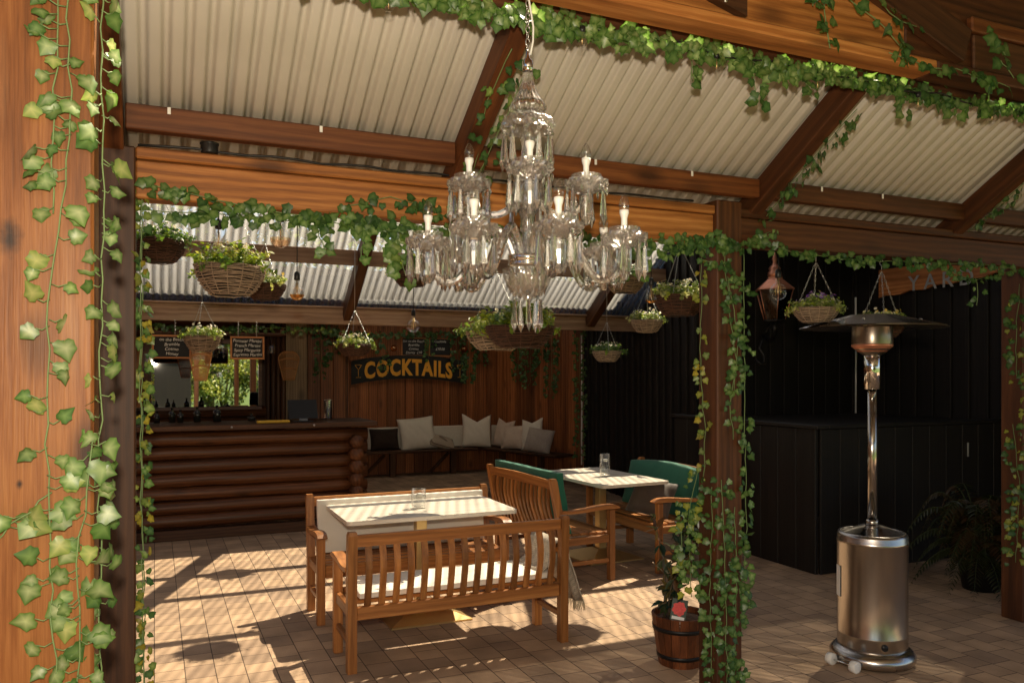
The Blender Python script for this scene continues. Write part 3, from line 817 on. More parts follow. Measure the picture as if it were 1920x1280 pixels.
# ---------------------------------------------------------------- tables
def make_table(name, label, L, W, h, loc, rz):
    t = thing(name, label, 'table', loc, rz, None)
    # rounded-corner top
    r = 0.035; poly = []
    for cx, cy_, a0 in ((L / 2 - r, W / 2 - r, 0), (-L / 2 + r, W / 2 - r, 90), (-L / 2 + r, -W / 2 + r, 180), (L / 2 - r, -W / 2 + r, 270)):
        for k in range(5):
            a = R(a0 + 22.5 * k); poly.append((cx + r * math.cos(a), cy_ + r * math.sin(a)))
    MB().prism(poly, 'z', h - 0.026, h).build('tabletop', M['table'], t)
    MB().cbox(-0.038, 0.038, -0.038, 0.038, 0.07, h - 0.03, 0.003).build('pedestal', M['brass'], t)
    MB().cbox(-0.16, 0.16, -0.16, 0.16, h - 0.0295, h - 0.0265, 0.001).build('top_plate', M['brass'], t)
    a = 0.285; c = 0.065
    v = [(-a, -a, 0), (a, -a, 0), (a, a, 0), (-a, a, 0), (-a, -a, 0.012), (a, -a, 0.012), (a, a, 0.012), (-a, a, 0.012), (-c, -c, 0.085), (c, -c, 0.085), (c, c, 0.085), (-c, c, 0.085)]
    f = [(0, 3, 2, 1), (0, 1, 5, 4), (1, 2, 6, 5), (2, 3, 7, 6), (3, 0, 4, 7), (4, 5, 9, 8), (5, 6, 10, 9), (6, 7, 11, 10), (7, 4, 8, 11), (8, 9, 10, 11)]
    MB().add(v, f).build('base', M['brass'], t)
    return t
make_table('pedestal_table', 'pale topped table on a brass pedestal between two cream cushioned benches', 1.19, 0.73, 0.75, (1.715, 5.495, 0), 0)
make_table('pedestal_table', 'pale topped table on a brass pedestal between two green cushioned benches', 1.16, 0.70, 0.745, (3.78, 6.54, 0), R(90 + 3))

def make_glass(label, loc, r, h, fill):
    t = thing('candle_glass', label, 'glass', loc)
    b = MB().lathe([(0, 0.0), (r * 0.97, 0.0), (r, 0.004), (r, h), (r - 0.0025, h), (r - 0.0025, 0.016), (0, 0.014)], 32)
    b.build('tumbler', M['glass'], t)
    MB().lathe([(0, 0.0165), (r - 0.004, 0.0165), (r - 0.004, fill), (0, fill)], 32).build('water', M['water'], t)
    c = MB().lathe([(0, 0), (0.018, 0.0), (0.021, 0.012), (0.021, 0.021), (0.017, 0.022), (0, 0.019)], 20)
    c.build('floating_candle', M['candle'], t, (r * 0.18, 0, fill - 0.011))
    return t
make_glass('short tumbler holding water and a floating candle on the cream bench table', (1.694, 5.466, 0.7505), 0.050, 0.135, 0.092)
make_glass('tall tumbler holding water and a floating candle on the green bench table', (3.80, 6.50, 0.7455), 0.047, 0.205, 0.145)

# ---------------------------------------------------------------- benches
def bench(label, L, D, H, arm_z, seat_z, loc, rz, nslat, bow=0.0, lean=0.10):
    """length along x, the sitter faces -y, the back stands at +y"""
    t = thing('garden_bench', label, 'bench', loc, rz, 'wooden garden benches')
    def back_y(z):      # the back posts stand straight to the seat, then lean
        return D / 2 - 0.03 + max(0, z - seat_z) / (H - seat_z) * lean
    for s in (-1, 1):
        x = s * (L / 2 - 0.03); hw = 0.027
        # rear leg and back post in one piece
        b = MB()
        zs = [0, seat_z - 0.02, seat_z + 0.05, H - 0.02, H]
        v = []
        for z in zs:
            y = back_y(z); k = 0.8 if z == H else 1
            for dx, dy in ((-hw, -hw), (hw, -hw), (hw, hw), (-hw, hw)): v.append((x + dx * k, y + dy * k, z))
        f = [(3, 2, 1, 0), (16, 17, 18, 19)]
        for i in range(4):
            for k in range(4): f.append((i * 4 + k, i * 4 + (k + 1) % 4, i * 4 + 4 + (k + 1) % 4, i * 4 + 4 + k))
        b.add(v, f).build('leg', M['teak_z'], t)
        MB().cbox(x - hw, x + hw, -D / 2, -D / 2 + 0.052, 0, arm_z - 0.036, 0.004).build('leg', M['teak_z'], t)
        # wavy arm with a rolled front
        n = 16; pro = []
        y0 = -D / 2 - 0.045; y1 = back_y(arm_z) - hw - 0.001
        top = []; bot = []
        for i in range(n + 1):
            q = i / n; y = y0 + (y1 - y0) * q
            w = 0.012 * math.sin(q * PI * 1.7 + 0.5)
            dr = 0.02 * (1 - min(1, q / 0.12)) ** 2
            top.append((y, arm_z - 0.006 + w - dr)); bot.append((y, arm_z - 0.036 + w * 0.6 + (0.006 * (1 - q / 0.1) if q < 0.1 else 0)))
        MB().prism(top + bot[::-1], 'x', x - 0.033, x + 0.033).build('arm', M['teak_y'], t)
        MB().cbox(x - 0.015, x + 0.015, -D / 2 + 0.054, D / 2 - 0.06, 0.15, 0.185, 0.004).build('stretcher', M['teak_y'], t)
        MB().cbox(x - 0.018, x + 0.018, -D / 2 + 0.054, D / 2 - 0.06, seat_z - 0.085, seat_z - 0.024, 0.004).build('side_rail', M['teak_y'], t)
    xi = L / 2 - 0.06
    MB().cbox(-xi, xi, -D / 2 + 0.006, -D / 2 + 0.034, seat_z - 0.10, seat_z - 0.024, 0.004).build('front_apron', M['teak_x'], t)
    zr = seat_z - 0.03
    yb = back_y(seat_z)
    MB().cbox(-xi, xi, yb - 0.016, yb + 0.018, seat_z - 0.10, seat_z - 0.025, 0.004).build('lower_rail', M['teak_x'], t)
    # top rail, slightly bowed upward when asked
    pts = []; nseg = 12
    tz = H - 0.085
    lo = []; hi = []
    for i in range(nseg + 1):
        x = -xi + 2 * xi * i / nseg; u = 1 - (x / xi) ** 2
        lo.append((x, tz)); hi.append((x, H - 0.02 + bow * u))
    y = back_y(H - 0.04)
    MB().prism(lo + hi[::-1], 'y', y - 0.016, y + 0.014).build('top_rail', M['teak_x'], t)
    # curved back slats
    b = MB()
    for i in range(nslat):
        xc = -xi + (i + 0.5 + 0.25) * 2 * xi / (nslat + 0.5)
        v = []; m = 8
        for k in range(m + 1):
            q = k / m; z = seat_z - 0.025 + (tz - seat_z + 0.03) * q
            yy = back_y(z) + 0.032 * math.sin(q * PI) - 0.006 * math.sin(2 * PI * q)
            v += [(xc - 0.019, yy - 0.007, z), (xc + 0.019, yy - 0.007, z), (xc + 0.019, yy + 0.007, z), (xc - 0.019, yy + 0.007, z)]
        f = [(3, 2, 1, 0), tuple(4 * m + k for k in range(4))]
        for k in range(m):
            for j in range(4): f.append((k * 4 + j, k * 4 + (j + 1) % 4, k * 4 + 4 + (j + 1) % 4, k * 4 + 4 + j))
        b.add(v, f)
    b.build('backrest', M['teak_z'], t)
    b = MB(); ns = 6; y0 = -D / 2 - 0.012; y1 = yb - 0.03; w = (y1 - y0) / ns
    for i in range(ns):
        dz = 0.008 * (1 - i / 2) if i < 2 else 0
        b.cbox(-xi + 0.002, xi - 0.002, y0 + i * w + 0.007, y0 + (i + 1) * w - 0.007, seat_z - 0.022 - dz, seat_z - dz, 0.004)
    b.build('seat', M['teak_x'], t)
    return t

NB = bench('wooden bench nearest the camera seen from behind, with cream seat cushion', 1.405, 0.43, 0.80, 0.605, 0.395, (1.692, 4.755, 0), PI, 15, lean=0.02)
FB = bench('wooden bench behind the front table with its back covered in cream canvas', 1.41, 0.43, 0.82, 0.615, 0.41, (1.70, 5.715, 0), 0, 15, lean=0.06)
GL = bench('wooden bench seen from its slatted back with green pad showing above', 1.22, 0.52, 0.86, 0.615, 0.40, (3.165, 6.33, 0), R(90 + 3), 15, bow=0.012, lean=0.09)
GR = bench('wooden bench facing left with large green back cushion and grey pillow', 1.22, 0.52, 0.85, 0.63, 0.42, (4.13, 6.36, 0), R(-90 + 1), 13, bow=0.02, lean=0.14)

def pad(name, label, cat, x0, x1, y0, y1, z0, z1, mat, loc, rz, tilt=0.0, puff=0.012, group=None, wob=0.004, top=None):
    """upholstered slab with soft edges; loc/rz give the frame of its bench"""
    t = MB(); nx, ny, nz = 26, 8, 8
    def P(i, j, k):
        u = i / nx; v_ = j / ny; w = k / nz
        x = x0 + (x1 - x0) * u; y = y0 + (y1 - y0) * v_; z = z0 + (z1 - z0) * w
        e = (math.sin(u * PI) ** 0.35) * (math.sin(w * PI) ** 0.35 if z1 - z0 > y1 - y0 else math.sin(v_ * PI) ** 0.35)
        if z1 - z0 > y1 - y0: y += (v_ - 0.5) * 2 * puff * (e - 0.6) + wob * math.sin(9 * u + 5 * w) * math.sin(7 * w + 3 * u)
        else: z += (w - 0.5) * 2 * puff * (e - 0.6) + wob * math.sin(11 * u + 4 * v_) * math.sin(6 * v_ + 4 * u) * w
        if top: z += top(u) * w
        y += tilt * (z - z0)
        return (x, y, z)
    ids = {}
    v = []; f = []
    def idx(i, j, k):
        if (i, j, k) not in ids: ids[(i, j, k)] = len(v); v.append(P(i, j, k))
        return ids[(i, j, k)]
    for i in range(nx):
        for j in range(ny):
            f.append((idx(i, j, 0), idx(i, j + 1, 0), idx(i + 1, j + 1, 0), idx(i + 1, j, 0))); f.append((idx(i, j, nz), idx(i + 1, j, nz), idx(i + 1, j + 1, nz), idx(i, j + 1, nz)))
        for k in range(nz):
            f.append((idx(i, 0, k), idx(i + 1, 0, k), idx(i + 1, 0, k + 1), idx(i, 0, k + 1))); f.append((idx(i, ny, k), idx(i, ny, k + 1), idx(i + 1, ny, k + 1), idx(i + 1, ny, k)))
    for j in range(ny):
        for k in range(nz):
            f.append((idx(0, j, k), idx(0, j, k + 1), idx(0, j + 1, k + 1), idx(0, j + 1, k))); f.append((idx(nx, j, k), idx(nx, j + 1, k), idx(nx, j + 1, k + 1), idx(nx, j, k + 1)))
    t.add(v, f, True)
    o = t.build(name, mat, None, loc, (0, 0, rz))
    bv = o.modifiers.new('soft_edge', 'BEVEL'); bv.width = 0.012; bv.segments = 3; bv.limit_method = 'ANGLE'; bv.angle_limit = R(50)
    return tag(o, label, cat, group)
pad('seat_cushion', 'long cream cushion on the seat of the nearest bench', 'cushion', -0.62, 0.62, -0.235, 0.165, 0.398, 0.445, M['white_fab'], (1.692, 4.755, 0), PI)
pad('back_cushion', 'cream canvas pad hung over the back of the far bench', 'cushion', -0.635, 0.635, 0.10, 0.155, 0.415, 0.785, M['white_fab'], (1.70, 5.715, 0), 0, tilt=0.13)
pad('back_cushion', 'green pad leaning inside the slatted bench back', 'cushion', -0.57, 0.57, 0.125, 0.202, 0.405, 0.90, M['green_fab'], (3.165, 6.33, 0), R(93), tilt=0.175, wob=0.010)
pad('back_cushion', 'large bottle green cushion with arched top covering the right bench back', 'cushion', -0.555, 0.555, 0.10, 0.195, 0.425, 0.83, M['green_fab'], (4.13, 6.36, 0), R(-89), tilt=0.28, puff=0.02, top=lambda u: 0.035 * math.sin(u * PI))

# knitted throw over the right arm of the near bench
def throw():
    t = thing('knitted_throw', 'cream and black knitted throw with fringe draped over the bench arm', 'throw', (2.36, 4.76, 0.3))
    path = [(-0.15, 0.155), (-0.12, 0.16), (-0.075, 0.20), (-0.05, 0.26), (-0.045, 0.30), (-0.03, 0.325), (0.0, 0.332), (0.035, 0.325), (0.060, 0.30), (0.085, 0.22), (0.125, 0.12), (0.16, 0.0), (0.18, -0.07)]
    v = []; f = []; n = 22
    for i, (x, z) in enumerate(path):
        for j in range(n + 1):
            q = j / n; y = -0.16 + 0.36 * q
            w = 0.012 * math.sin(q * 19 + i * 0.5) * (1 if i < 4 or i > 8 else 0.15)
            drop = -0.03 * math.sin(q * PI) if i > 9 else 0
            for s in (0,): v.append((x + w, y + 0.02 * (i / 12 - .5), z + drop))
    m = n + 1
    for i in range(len(path) - 1):
        for j in range(n): f.append((i * m + j, i * m + j + 1, (i + 1) * m + j + 1, (i + 1) * m + j))
    o = MB().add(v, f, True).build('cloth', M['throw'], t)
    so = o.modifiers.new('thickness', 'SOLIDIFY'); so.thickness = 0.008
    b = MB()
    last = v[-m:]
    for k in range(70):
        j = k / 69 * n; a = Vector(last[int(j)]).lerp(Vector(last[min(n, int(j) + 1)]), j % 1)
        dx = random.uniform(-0.015, 0.02)
        b.tube([a, a + Vector((dx * .5, random.uniform(-.008, .008), -0.03)), a + Vector((dx, random.uniform(-.014, .014), -random.uniform(0.055, 0.075)))], [0.0026, 0.0022, 0.001], 4)
    b.build('fringe', M['fringe'], t)
throw()

# ---------------------------------------------------------------- pillows
def pillow(label, w, h, d, mat, loc, rot, dent=0.0, flat=0.0, group='cushions on the corner seat', name='pillow', seed=0, ear=0.06):
    n = 18; v = []; f = []
    rnd = random.Random(seed); ph = [rnd.uniform(0, 6) for _ in range(6)]
    for s in (1, -1):
        for i in range(n + 1):
            for j in range(n + 1):
                a = i / n * 2 - 1; c = j / n * 2 - 1
                th = max(0, (1 - abs(a) ** 2.6)) ** 0.55 * max(0, (1 - abs(c) ** 2.6)) ** 0.55
                pinch = 1 - ear * (1 - a * a * c * c) * (abs(a) ** 8 + abs(c) ** 8) * 0.9
                x = a * w / 2 * (1 - ear * (1 - c ** 2) * abs(a) ** 1.0)
                z = c * h / 2 * (1 - ear * (1 - a ** 2) * abs(c) ** 1.0)
                if dent and c > 0: z -= dent * h * (1 - abs(a)) ** 1.3 * c ** 2
                wr = 0.05 * math.sin(5 * a + ph[0] + 3 * c) * math.sin(4 * c + ph[1]) + 0.05 * math.sin(11 * a * c + ph[2]) + .03 * math.sin(14 * a + 9 * c + ph[3])
                y = s * th * d / 2 * (1 + wr)
                v.append((x, y, z))
    m = (n + 1) ** 2; w_ = n + 1
    for s in (0, 1):
        for i in range(n):
            for j in range(n):
                q = (s * m + i * w_ + j, s * m + i * w_ + j + 1, s * m + (i + 1) * w_ + j + 1, s * m + (i + 1) * w_ + j)
                f.append(q if s == 0 else q[::-1])
    me = MB().add(v, f, True).mesh(name)
    b = bmesh.new(); b.from_mesh(me); bmesh.ops.remove_doubles(b, verts=b.verts, dist=1e-5); b.to_mesh(me); b.free()
    me.materials.append(mat)
    o = link(name, me, None, loc, rot)
    return tag(o, label, 'cushion', group)
pillow('grey velvet pillow lying against the green cushion of the right bench', 0.40, 0.36, 0.19, M['velvet'], (4.07, 6.13, 0.585), (R(-34), R(9), R(-52)), group=None, seed=3)

# ---------------------------------------------------------------- corner seat
cs_ = thing('corner_seat', 'dark plank corner seat with white back panels along two walls', 'seat', (3.5, 13.0, 0))
def cpl(b): 
    b.v = [tuple(Vector(p) - Vector((3.5, 13.0, 0))) for p in b.v]; return b
cpl(MB().cbox(2.49, 5.0, 12.78, 13.21, 0.385, 0.425, 0.006)).build('seat_plank', M['dark_x'], cs_)
d_ = Vector((0.65, -2.15, 0)).normalized(); n_ = Vector((-d_.y, d_.x, 0))
base = Vector((5.45, 13.25, 0))
Ms = Matrix(((d_.x, -n_.x, 0, base.x), (d_.y, -n_.y, 0, base.y), (0, 0, 1, 0), (0, 0, 0, 1)))
cpl(MB().cbox(0.05, 2.1, 0.04, 0.47, 0.384, 0.424, 0.006, Ms)).build('seat_plank', M['dark_y'], cs_)
cpl(MB().cbox(2.49, 5.38, 13.175, 13.215, 0.43, 0.785, 0.01)).build('back_panel', M['pad_white'], cs_)
cpl(MB().cbox(0.06, 1.3, 0.035, 0.065, 0.43, 0.78, 0.01, Ms)).build('back_panel', M['pad_white'], cs_)
for x in (2.9, 3.55, 4.6): cpl(MB().cbox(x - 0.045, x + 0.045, 12.86, 12.95, 0, 0.38, 0.004)).build('leg', M['dark_z'], cs_)
for q in (0.75, 1.7): cpl(MB().cbox(q - 0.045, q + 0.045, 0.34, 0.43, 0, 0.38, 0.004, Ms)).build('leg', M['dark_z'], cs_)
for x in (3.1, 4.2): cpl(MB().tube([(x, 12.9, 0.05), (x + 0.32, 12.9, 0.36)], 0.03, 6)).build('brace', M['dark_x'], cs_)
pillow('dark brown cushion at the left end of the corner seat', 0.50, 0.36, 0.15, M['brown_fab'], (3.45, 13.02, 0.60), (R(-14), 0, R(4)), seed=1)
pillow('big square oatmeal cushion leaning on the white panel', 0.62, 0.56, 0.17, M['linen'], (4.0, 13.0, 0.68), (R(-16), R(-5), R(-4)), seed=2)
pillow('striped linen cushion slumped flat beside the big oatmeal one', 0.52, 0.30, 0.14, M['stripe'], (4.42, 12.97, 0.53), (R(-52), R(16), R(8)), seed=4)
pillow('oatmeal cushion with two pointed ears in the seat corner', 0.52, 0.58, 0.16, M['linen'], (5.06, 12.98, 0.70), (R(-15), R(3), R(-8)), dent=0.22, seed=5)
def onside(q, off, z): 
    p = Ms @ Vector((q, off, z)); return p
rz_ = math.atan2(d_.y, d_.x)
pillow('dusty pink cushion standing edge on along the side seat', 0.44, 0.50, 0.15, M['pink_lin'], onside(0.52, 0.16, 0.66), (R(-14), R(4), rz_), dent=0.1, seed=6)
pillow('beige cushion between the dusty pink and white cushions', 0.46, 0.42, 0.17, M['pink_lin'], onside(0.86, 0.24, 0.62), (R(-22), R(-4), rz_ + 0.2), seed=7)
pillow('tall white cushion with one raised corner on the side seat', 0.46, 0.54, 0.15, M['white_fab'], onside(1.22, 0.15, 0.68), (R(-12), R(-7), rz_ + 0.1), dent=0.12, seed=8)
pillow('fluffy grey cushion at the right end of the corner seat', 0.50, 0.40, 0.2, M['grey_fur'], onside(1.55, 0.29, 0.61), (R(-20), R(5), rz_ + 0.25), seed=9, ear=0.03)

# ---------------------------------------------------------------- patio heater
ht = thing('patio_heater', 'stainless steel mushroom patio heater on a wheeled round base', 'heater', (3.885, 3.53, 0))
MB().lathe([(0, 0.012), (0.228, 0.012), (0.236, 0.03), (0.236, 0.055), (0.222, 0.075), (0.200, 0.095), (0, 0.095)], 56).build('base', M['brushed'], ht)
b = MB().lathe([(0.19, 0.092), (0.194, 0.10), (0.194, 0.165), (0.196, 0.17), (0.194, 0.175), (0.194, 0.695), (0.197, 0.70), (0.197, 0.715), (0.194, 0.72), (0.194, 0.745), (0.186, 0.76), (0.168, 0.762), (0.164, 0.757), (0.06, 0.798), (0.034, 0.80)], 64)
b.build('tank_housing', M['brushed'], ht)
MB().tube([(0, 0, 0.795), (0, 0, 1.62)], 0.0255, 28).build('pole', M['brushed'], ht)
MB().lathe([(0.028, 1.60), (0.046, 1.602), (0.046, 1.80), (0.040, 1.805)], 36).build('burner_tube', M['chrome'], ht)
MB().lathe([(0.030, 0.80), (0.034, 0.80), (0.034, 0.83), (0.027, 0.832)], 24).build('collar', M['brushed'], ht)
MB().lathe([(0.040, 1.795), (0.062, 1.81), (0.095, 1.835), (0.112, 1.862), (0.114, 1.87), (0.112, 1.965), (0.110, 1.97)], 40).build('burner_head', M['steel_dark'], ht)
MB().lathe([(0.0555, 1.813), (0.080, 1.822), (0.1145, 1.855), (0.1155, 1.862), (0.113, 1.866)], 40).build('copper_band', M['copper'], ht)
# eight-panel hat
hat = MB().lathe([(0.0, 2.040), (0.13, 2.038), (0.26, 2.005), (0.405, 1.968), (0.412, 1.962), (0.405, 1.960), (0.25, 1.984), (0.10, 1.99), (0, 1.99)], 16, smooth=False)
hat.build('reflector_hat', M['brushed'], ht)
for k in range(4):
    a = R(33 + 90 * k)
    MB().lathe([(0.008, 0), (0.008, 0.006), (0, 0.008)], 8).build('hat_screw', M['chrome'], ht, (0.26 * math.cos(a), 0.26 * math.sin(a), 2.004))
wa = R(-174); ta = Vector((-math.sin(wa), math.cos(wa), 0)); wc = Vector((math.cos(wa), math.sin(wa), 0)) * 0.262
for s in (-1, 1):
    c = wc + ta * 0.08 * s + Vector((0, 0, 0.031))
    MB().tube([c - ta * 0.021, c - ta * 0.018, c + ta * 0.018, c + ta * 0.021], [0.026, 0.034, 0.034, 0.026], 20).build('wheel', M['white_pl'], ht)
MB().tube([wc - ta * 0.09 + Vector((0, 0, 0.031)), wc + ta * 0.09 + Vector((0, 0, 0.031))], 0.006, 8).build('axle', M['chrome'], ht)
va = R(-118); vc = Vector((math.cos(va), math.sin(va), 0)) * 0.1945
hole = MB().lathe([(0, 0), (0.019, 0), (0.019, 0.003), (0, 0.003)], 20)
o = hole.build('valve_hole', M['black'], ht, (vc.x, vc.y, 0.135)); o.rotation_euler = Vector((vc.x, vc.y, 0)).to_track_quat('Z', 'Y').to_euler()
va = R(153); vc = Vector((math.cos(va), math.sin(va), 0)) * 0.1952
o = MB().cbox(-0.03, 0.03, -0.09, 0.09, 0, 0.001, 0.0004).build('rating_sticker', M['white_pl'], ht, (vc.x, vc.y, 0.47)); o.rotation_euler = (R(90), 0, va + R(90))

# ---------------------------------------------------------------- barrel planter and its shrub
bp_ = thing('barrel_planter', 'small scorched half barrel planter beside the ivy covered post', 'planter', (2.825, 3.96, 0))
b = MB()
for k in range(20):
    a0 = 2 * PI * k / 20 + 0.008; a1 = 2 * PI * (k + 1) / 20 - 0.008; v = []
    for z, r in ((0, 0.125), (0.10, 0.142), (0.2, 0.157), (0.29, 0.168)):
        for a, rr in ((a0, r), (a1, r), (a1, r - 0.016), (a0, r - 0.016)): v.append((rr * math.cos(a), rr * math.sin(a), z))
    f = [(3, 2, 1, 0), (12, 13, 14, 15)]
    for i in range(3):
        for j in range(4): f.append((i * 4 + j, i * 4 + (j + 1) % 4, i * 4 + 4 + (j + 1) % 4, i * 4 + 4 + j))
    b.add(v, f)
b.build('staves', M['barrel'], bp_)
for z, r in ((0.045, 0.1345), (0.205, 0.1595)):
    MB().lathe([(r, z), (r + 0.002, z), (r + 0.004, z + 0.024), (r + 0.002, z + 0.024)], 40).build('hoop', M['iron'], bp_)
MB().lathe([(0, 0.262), (0.06, 0.268), (0.11, 0.26), (0.148, 0.255)], 24).build('compost', M['soil'], bp_)

LEAF = [(0, .03), (.22, -.07), (.45, .06), (.43, .26), (.50, .46), (.28, .66), (0, 1.0), (-.28, .66), (-.50, .46), (-.43, .26), (-.45, .06), (-.22, -.07)]
def add_leaf(b, base, tip, nrm, size, cols, curl=0.18, shape=LEAF):
    """five-lobed leaf; cols = (vein, blade, edge)"""
    y = Vector(tip).normalized(); z = Vector(nrm); z = (z - y * z.dot(y))
    z = z.normalized() if z.length > 1e-4 else y.orthogonal().normalized()
    x = y.cross(z)
    base = Vector(base); fold = random.uniform(-.5, .1); asym = random.uniform(.8, 1.2)
    def P(u, w, h): return base + (x * u + y * w + z * h) * size
    v = [P(0, .36, 0.03)]; c = [cols[0]]
    for i, (u, w) in enumerate(shape):
        h = fold * abs(u) ** 1.2 - curl * (w - .3) ** 2 * (1 if w > .3 else .4) + random.uniform(-.05, .05)
        v.append(P(u * (asym if u > 0 else 2 - asym), w * random.uniform(.93, 1.07), h)); c.append(cols[1] if i in (0, 2, 4, 6, 8, 10) else cols[2])
    n = len(shape)
    b.add(v, [(0, 1 + i, 1 + (i + 1) % n) for i in range(n)], True, c)
DIAM = [(0, 0), (.26, .3), (.3, .6), (0, 1), (-.3, .6), (-.26, .3)]
def add_small(b, base, tip, nrm, size, col, shape=DIAM, fold=0.2):
    y = Vector(tip).normalized(); z = Vector(nrm); z = z - y * z.dot(y)
    z = z.normalized() if z.length > 1e-4 else y.orthogonal().normalized()
    x = y.cross(z); base = Vector(base)
    v = [base + (x * u + y * w + z * (fold * abs(u) - 0.25 * w * w)) * size for u, w in shape]
    n = len(shape) // 2
    f = [(0, 1, 2, 3), (0, 3, 4, 5)]
    k = random.uniform(.75, 1.25)
    b.add(v, f, True, [tuple(q * k for q in col)] * 6)
def rv(s=1.0): return Vector((random.uniform(-s, s), random.uniform(-s, s), random.uniform(-s, s)))
def mixc(a, b_, t): return tuple(a[i] * (1 - t) + b_[i] * t for i in range(3))

shr = thing('camellia_shrub', 'young shrub with long dark leaves growing in the half barrel', 'plant', (2.77, 3.99, 0.26))
b = MB(); lf = MB()
for k in range(7):
    p = Vector((random.uniform(-.03, .05), random.uniform(-.03, .03), 0)); pts = [p.copy()]
    dirx = Vector((random.uniform(-.35, .3), random.uniform(-.25, .25), 1))
    for i in range(7):
        dirx = (dirx + rv(.18)).normalized(); p = p + dirx * 0.085; pts.append(p.copy())
    b.tube(pts, [0.006, .005, .005, .004, .0035, .003, .002, .001], 6)
    for i in range(1, 8):
        for _ in range(5):
            t = (rv(1) + Vector((0, 0, random.uniform(-.5, .6)))).normalized()
            col = random.choice([(0.035, 0.055, 0.022), (0.05, 0.075, 0.025), (0.02, 0.05, 0.035), (0.10, 0.05, 0.02), (0.16, 0.12, 0.03)])
            add_small(lf, pts[i] + rv(.01), t + Vector((0, 0, -.15)), Vector((0, 0, 1)) + rv(.5), random.uniform(.06, .095), col, [(0, 0), (.2, .3), (.22, .6), (0, 1), (-.22, .6), (-.2, .3)])
b.build('stems', M['bark'], shr); lf.build('foliage', M['leaf'], shr)
tg = thing('plant_label', 'plant care label printed with a red bloom stuck in the half barrel', 'label', (2.735, 3.87, 0.24), R(-30))
o = MB().cbox(-0.045, 0.045, -0.001, 0.001, 0, 0.16, 0.0005).build('card', plain('label_card_green', (0.03, 0.05, 0.03), 0.35), tg, (0, 0, 0.0), (R(-12), R(10), 0))
b = MB()
for k in range(26):
    a = k * 2.4; r = 0.006 * math.sqrt(k) * 1.05
    cx, cz_ = r * math.cos(a), 0.105 + r * math.sin(a) * 1.05
    v = [(cx + 0.012 * math.cos(q * PI / 3 + a), -0.0018 - 0.00006 * k, cz_ + 0.012 * math.sin(q * PI / 3 + a)) for q in range(6)]
    b.add(v, [tuple(range(6))])
b.build('printed_bloom', M['red'], o)
MB().box(-0.036, 0.036, -0.003, -0.0016, 0.045, 0.062).build('price_strip', M['white_pl'], o)
MB().box(-0.03, 0.036, -0.003, -0.0016, 0.008, 0.034).build('care_panel', M['white_pl'], o)

# ---------------------------------------------------------------- writing
FONT = None
def text_mesh(body, size, mat, name='lettering', extrude=0.002, offset=0.0, align='CENTER', space=1.0):
    cu = bpy.data.curves.new(name, 'FONT'); cu.body = body; cu.size = size; cu.extrude = extrude; cu.offset = offset
    cu.align_x = align; cu.align_y = 'CENTER'; cu.space_character = space; cu.resolution_u = 3
    tmp = bpy.data.objects.new('tmp_text', cu); COL.objects.link(tmp)
    dg = bpy.context.evaluated_depsgraph_get()
    me = bpy.data.meshes.new_from_object(tmp.evaluated_get(dg))
    bpy.data.objects.remove(tmp); bpy.data.curves.remove(cu)
    me.name = name; me.materials.clear(); me.materials.append(mat)
    return me
def up_text(me):            # from the XY plane to a wall facing -Y
    me.transform(Matrix.Rotation(R(90), 4, 'X')); return me

def chalkboard(label, lines, w, h, loc, hang, rz=0, sizes=None, cat='chalkboard'):
    t = thing('chalkboard', label, cat, loc, rz, 'hanging cocktail chalkboards')
    b = MB(); fw = 0.018
    for (x0, x1, z0, z1) in ((-w / 2, w / 2, -h / 2, -h / 2 + fw), (-w / 2, w / 2, h / 2 - fw, h / 2), (-w / 2, -w / 2 + fw, -h / 2 + fw + .001, h / 2 - fw - .001), (w / 2 - fw, w / 2, -h / 2 + fw + .001, h / 2 - fw - .001)):
        b.cbox(x0, x1, -0.010, 0.010, z0, z1, 0.002)
    b.build('frame', M['frame'], t)
    MB().box(-w / 2 + fw * .8, w / 2 - fw * .8, -0.004, 0.004, -h / 2 + fw * .8, h / 2 - fw * .8).build('slate', M['slate'], t)
    n = len(lines); hh = (h - 2 * fw) / (n + 0.25)
    for i, tx in enumerate(lines):
        me = up_text(text_mesh(tx, hh * 0.92, M['chalk'], extrude=0.0004, space=0.98))
        mx = max((abs(v_.co.x) for v_ in me.vertices), default=0.1)
        if mx > w / 2 - fw * 1.6: me.transform(Matrix.Scale((w / 2 - fw * 1.6) / mx, 4, (1, 0, 0)))
        # hand-written slant and wobble
        for v_ in me.vertices: v_.co.x += 0.18 * v_.co.z; v_.co.z += 0.003 * math.sin(40 * v_.co.x + i)
        link('lettering', me, t, (0.004 * (i % 2), -0.0052, h / 2 - fw - hh * (i + 0.62)))
    if hang:
        for x in hang:
            b = MB(); z = h / 2
            k = 0
            while z < h / 2 + 0.14:
                b.tube([(x + (0.006 if k % 2 else 0), (0 if k % 2 else 0.006), z), (x, 0, z + 0.018), (x - (0.006 if k % 2 else 0), -(0 if k % 2 else 0.006), z)], 0.0022, 5); z += 0.015; k += 1
            b.build('chain', M['steel'], t)
    return t
chalkboard('chalkboard partly behind ivy at the left end of the bar, bramble and cosmo listed', ['on the Beach', 'Bramble', 'Cosmo', 'Honey'], 0.36, 0.235, (0.155, 8.72, 1.955), (0.03,))
chalkboard('chalkboard above the till listing martinis and a spicy margarita', ['Pornstar Martini', 'French Martini', 'Spicy Margarita', 'Espresso Martini'], 0.335, 0.235, (0.872, 8.72, 1.952), (-0.09, 0.09))
chalkboard('chalkboard with four lines on the board wall above the painted sign', ['Sex on the Beach', 'Bramble', 'Cosmo', 'Disney  £10'], 0.43, 0.31, (4.0, 13.19, 2.13), None)
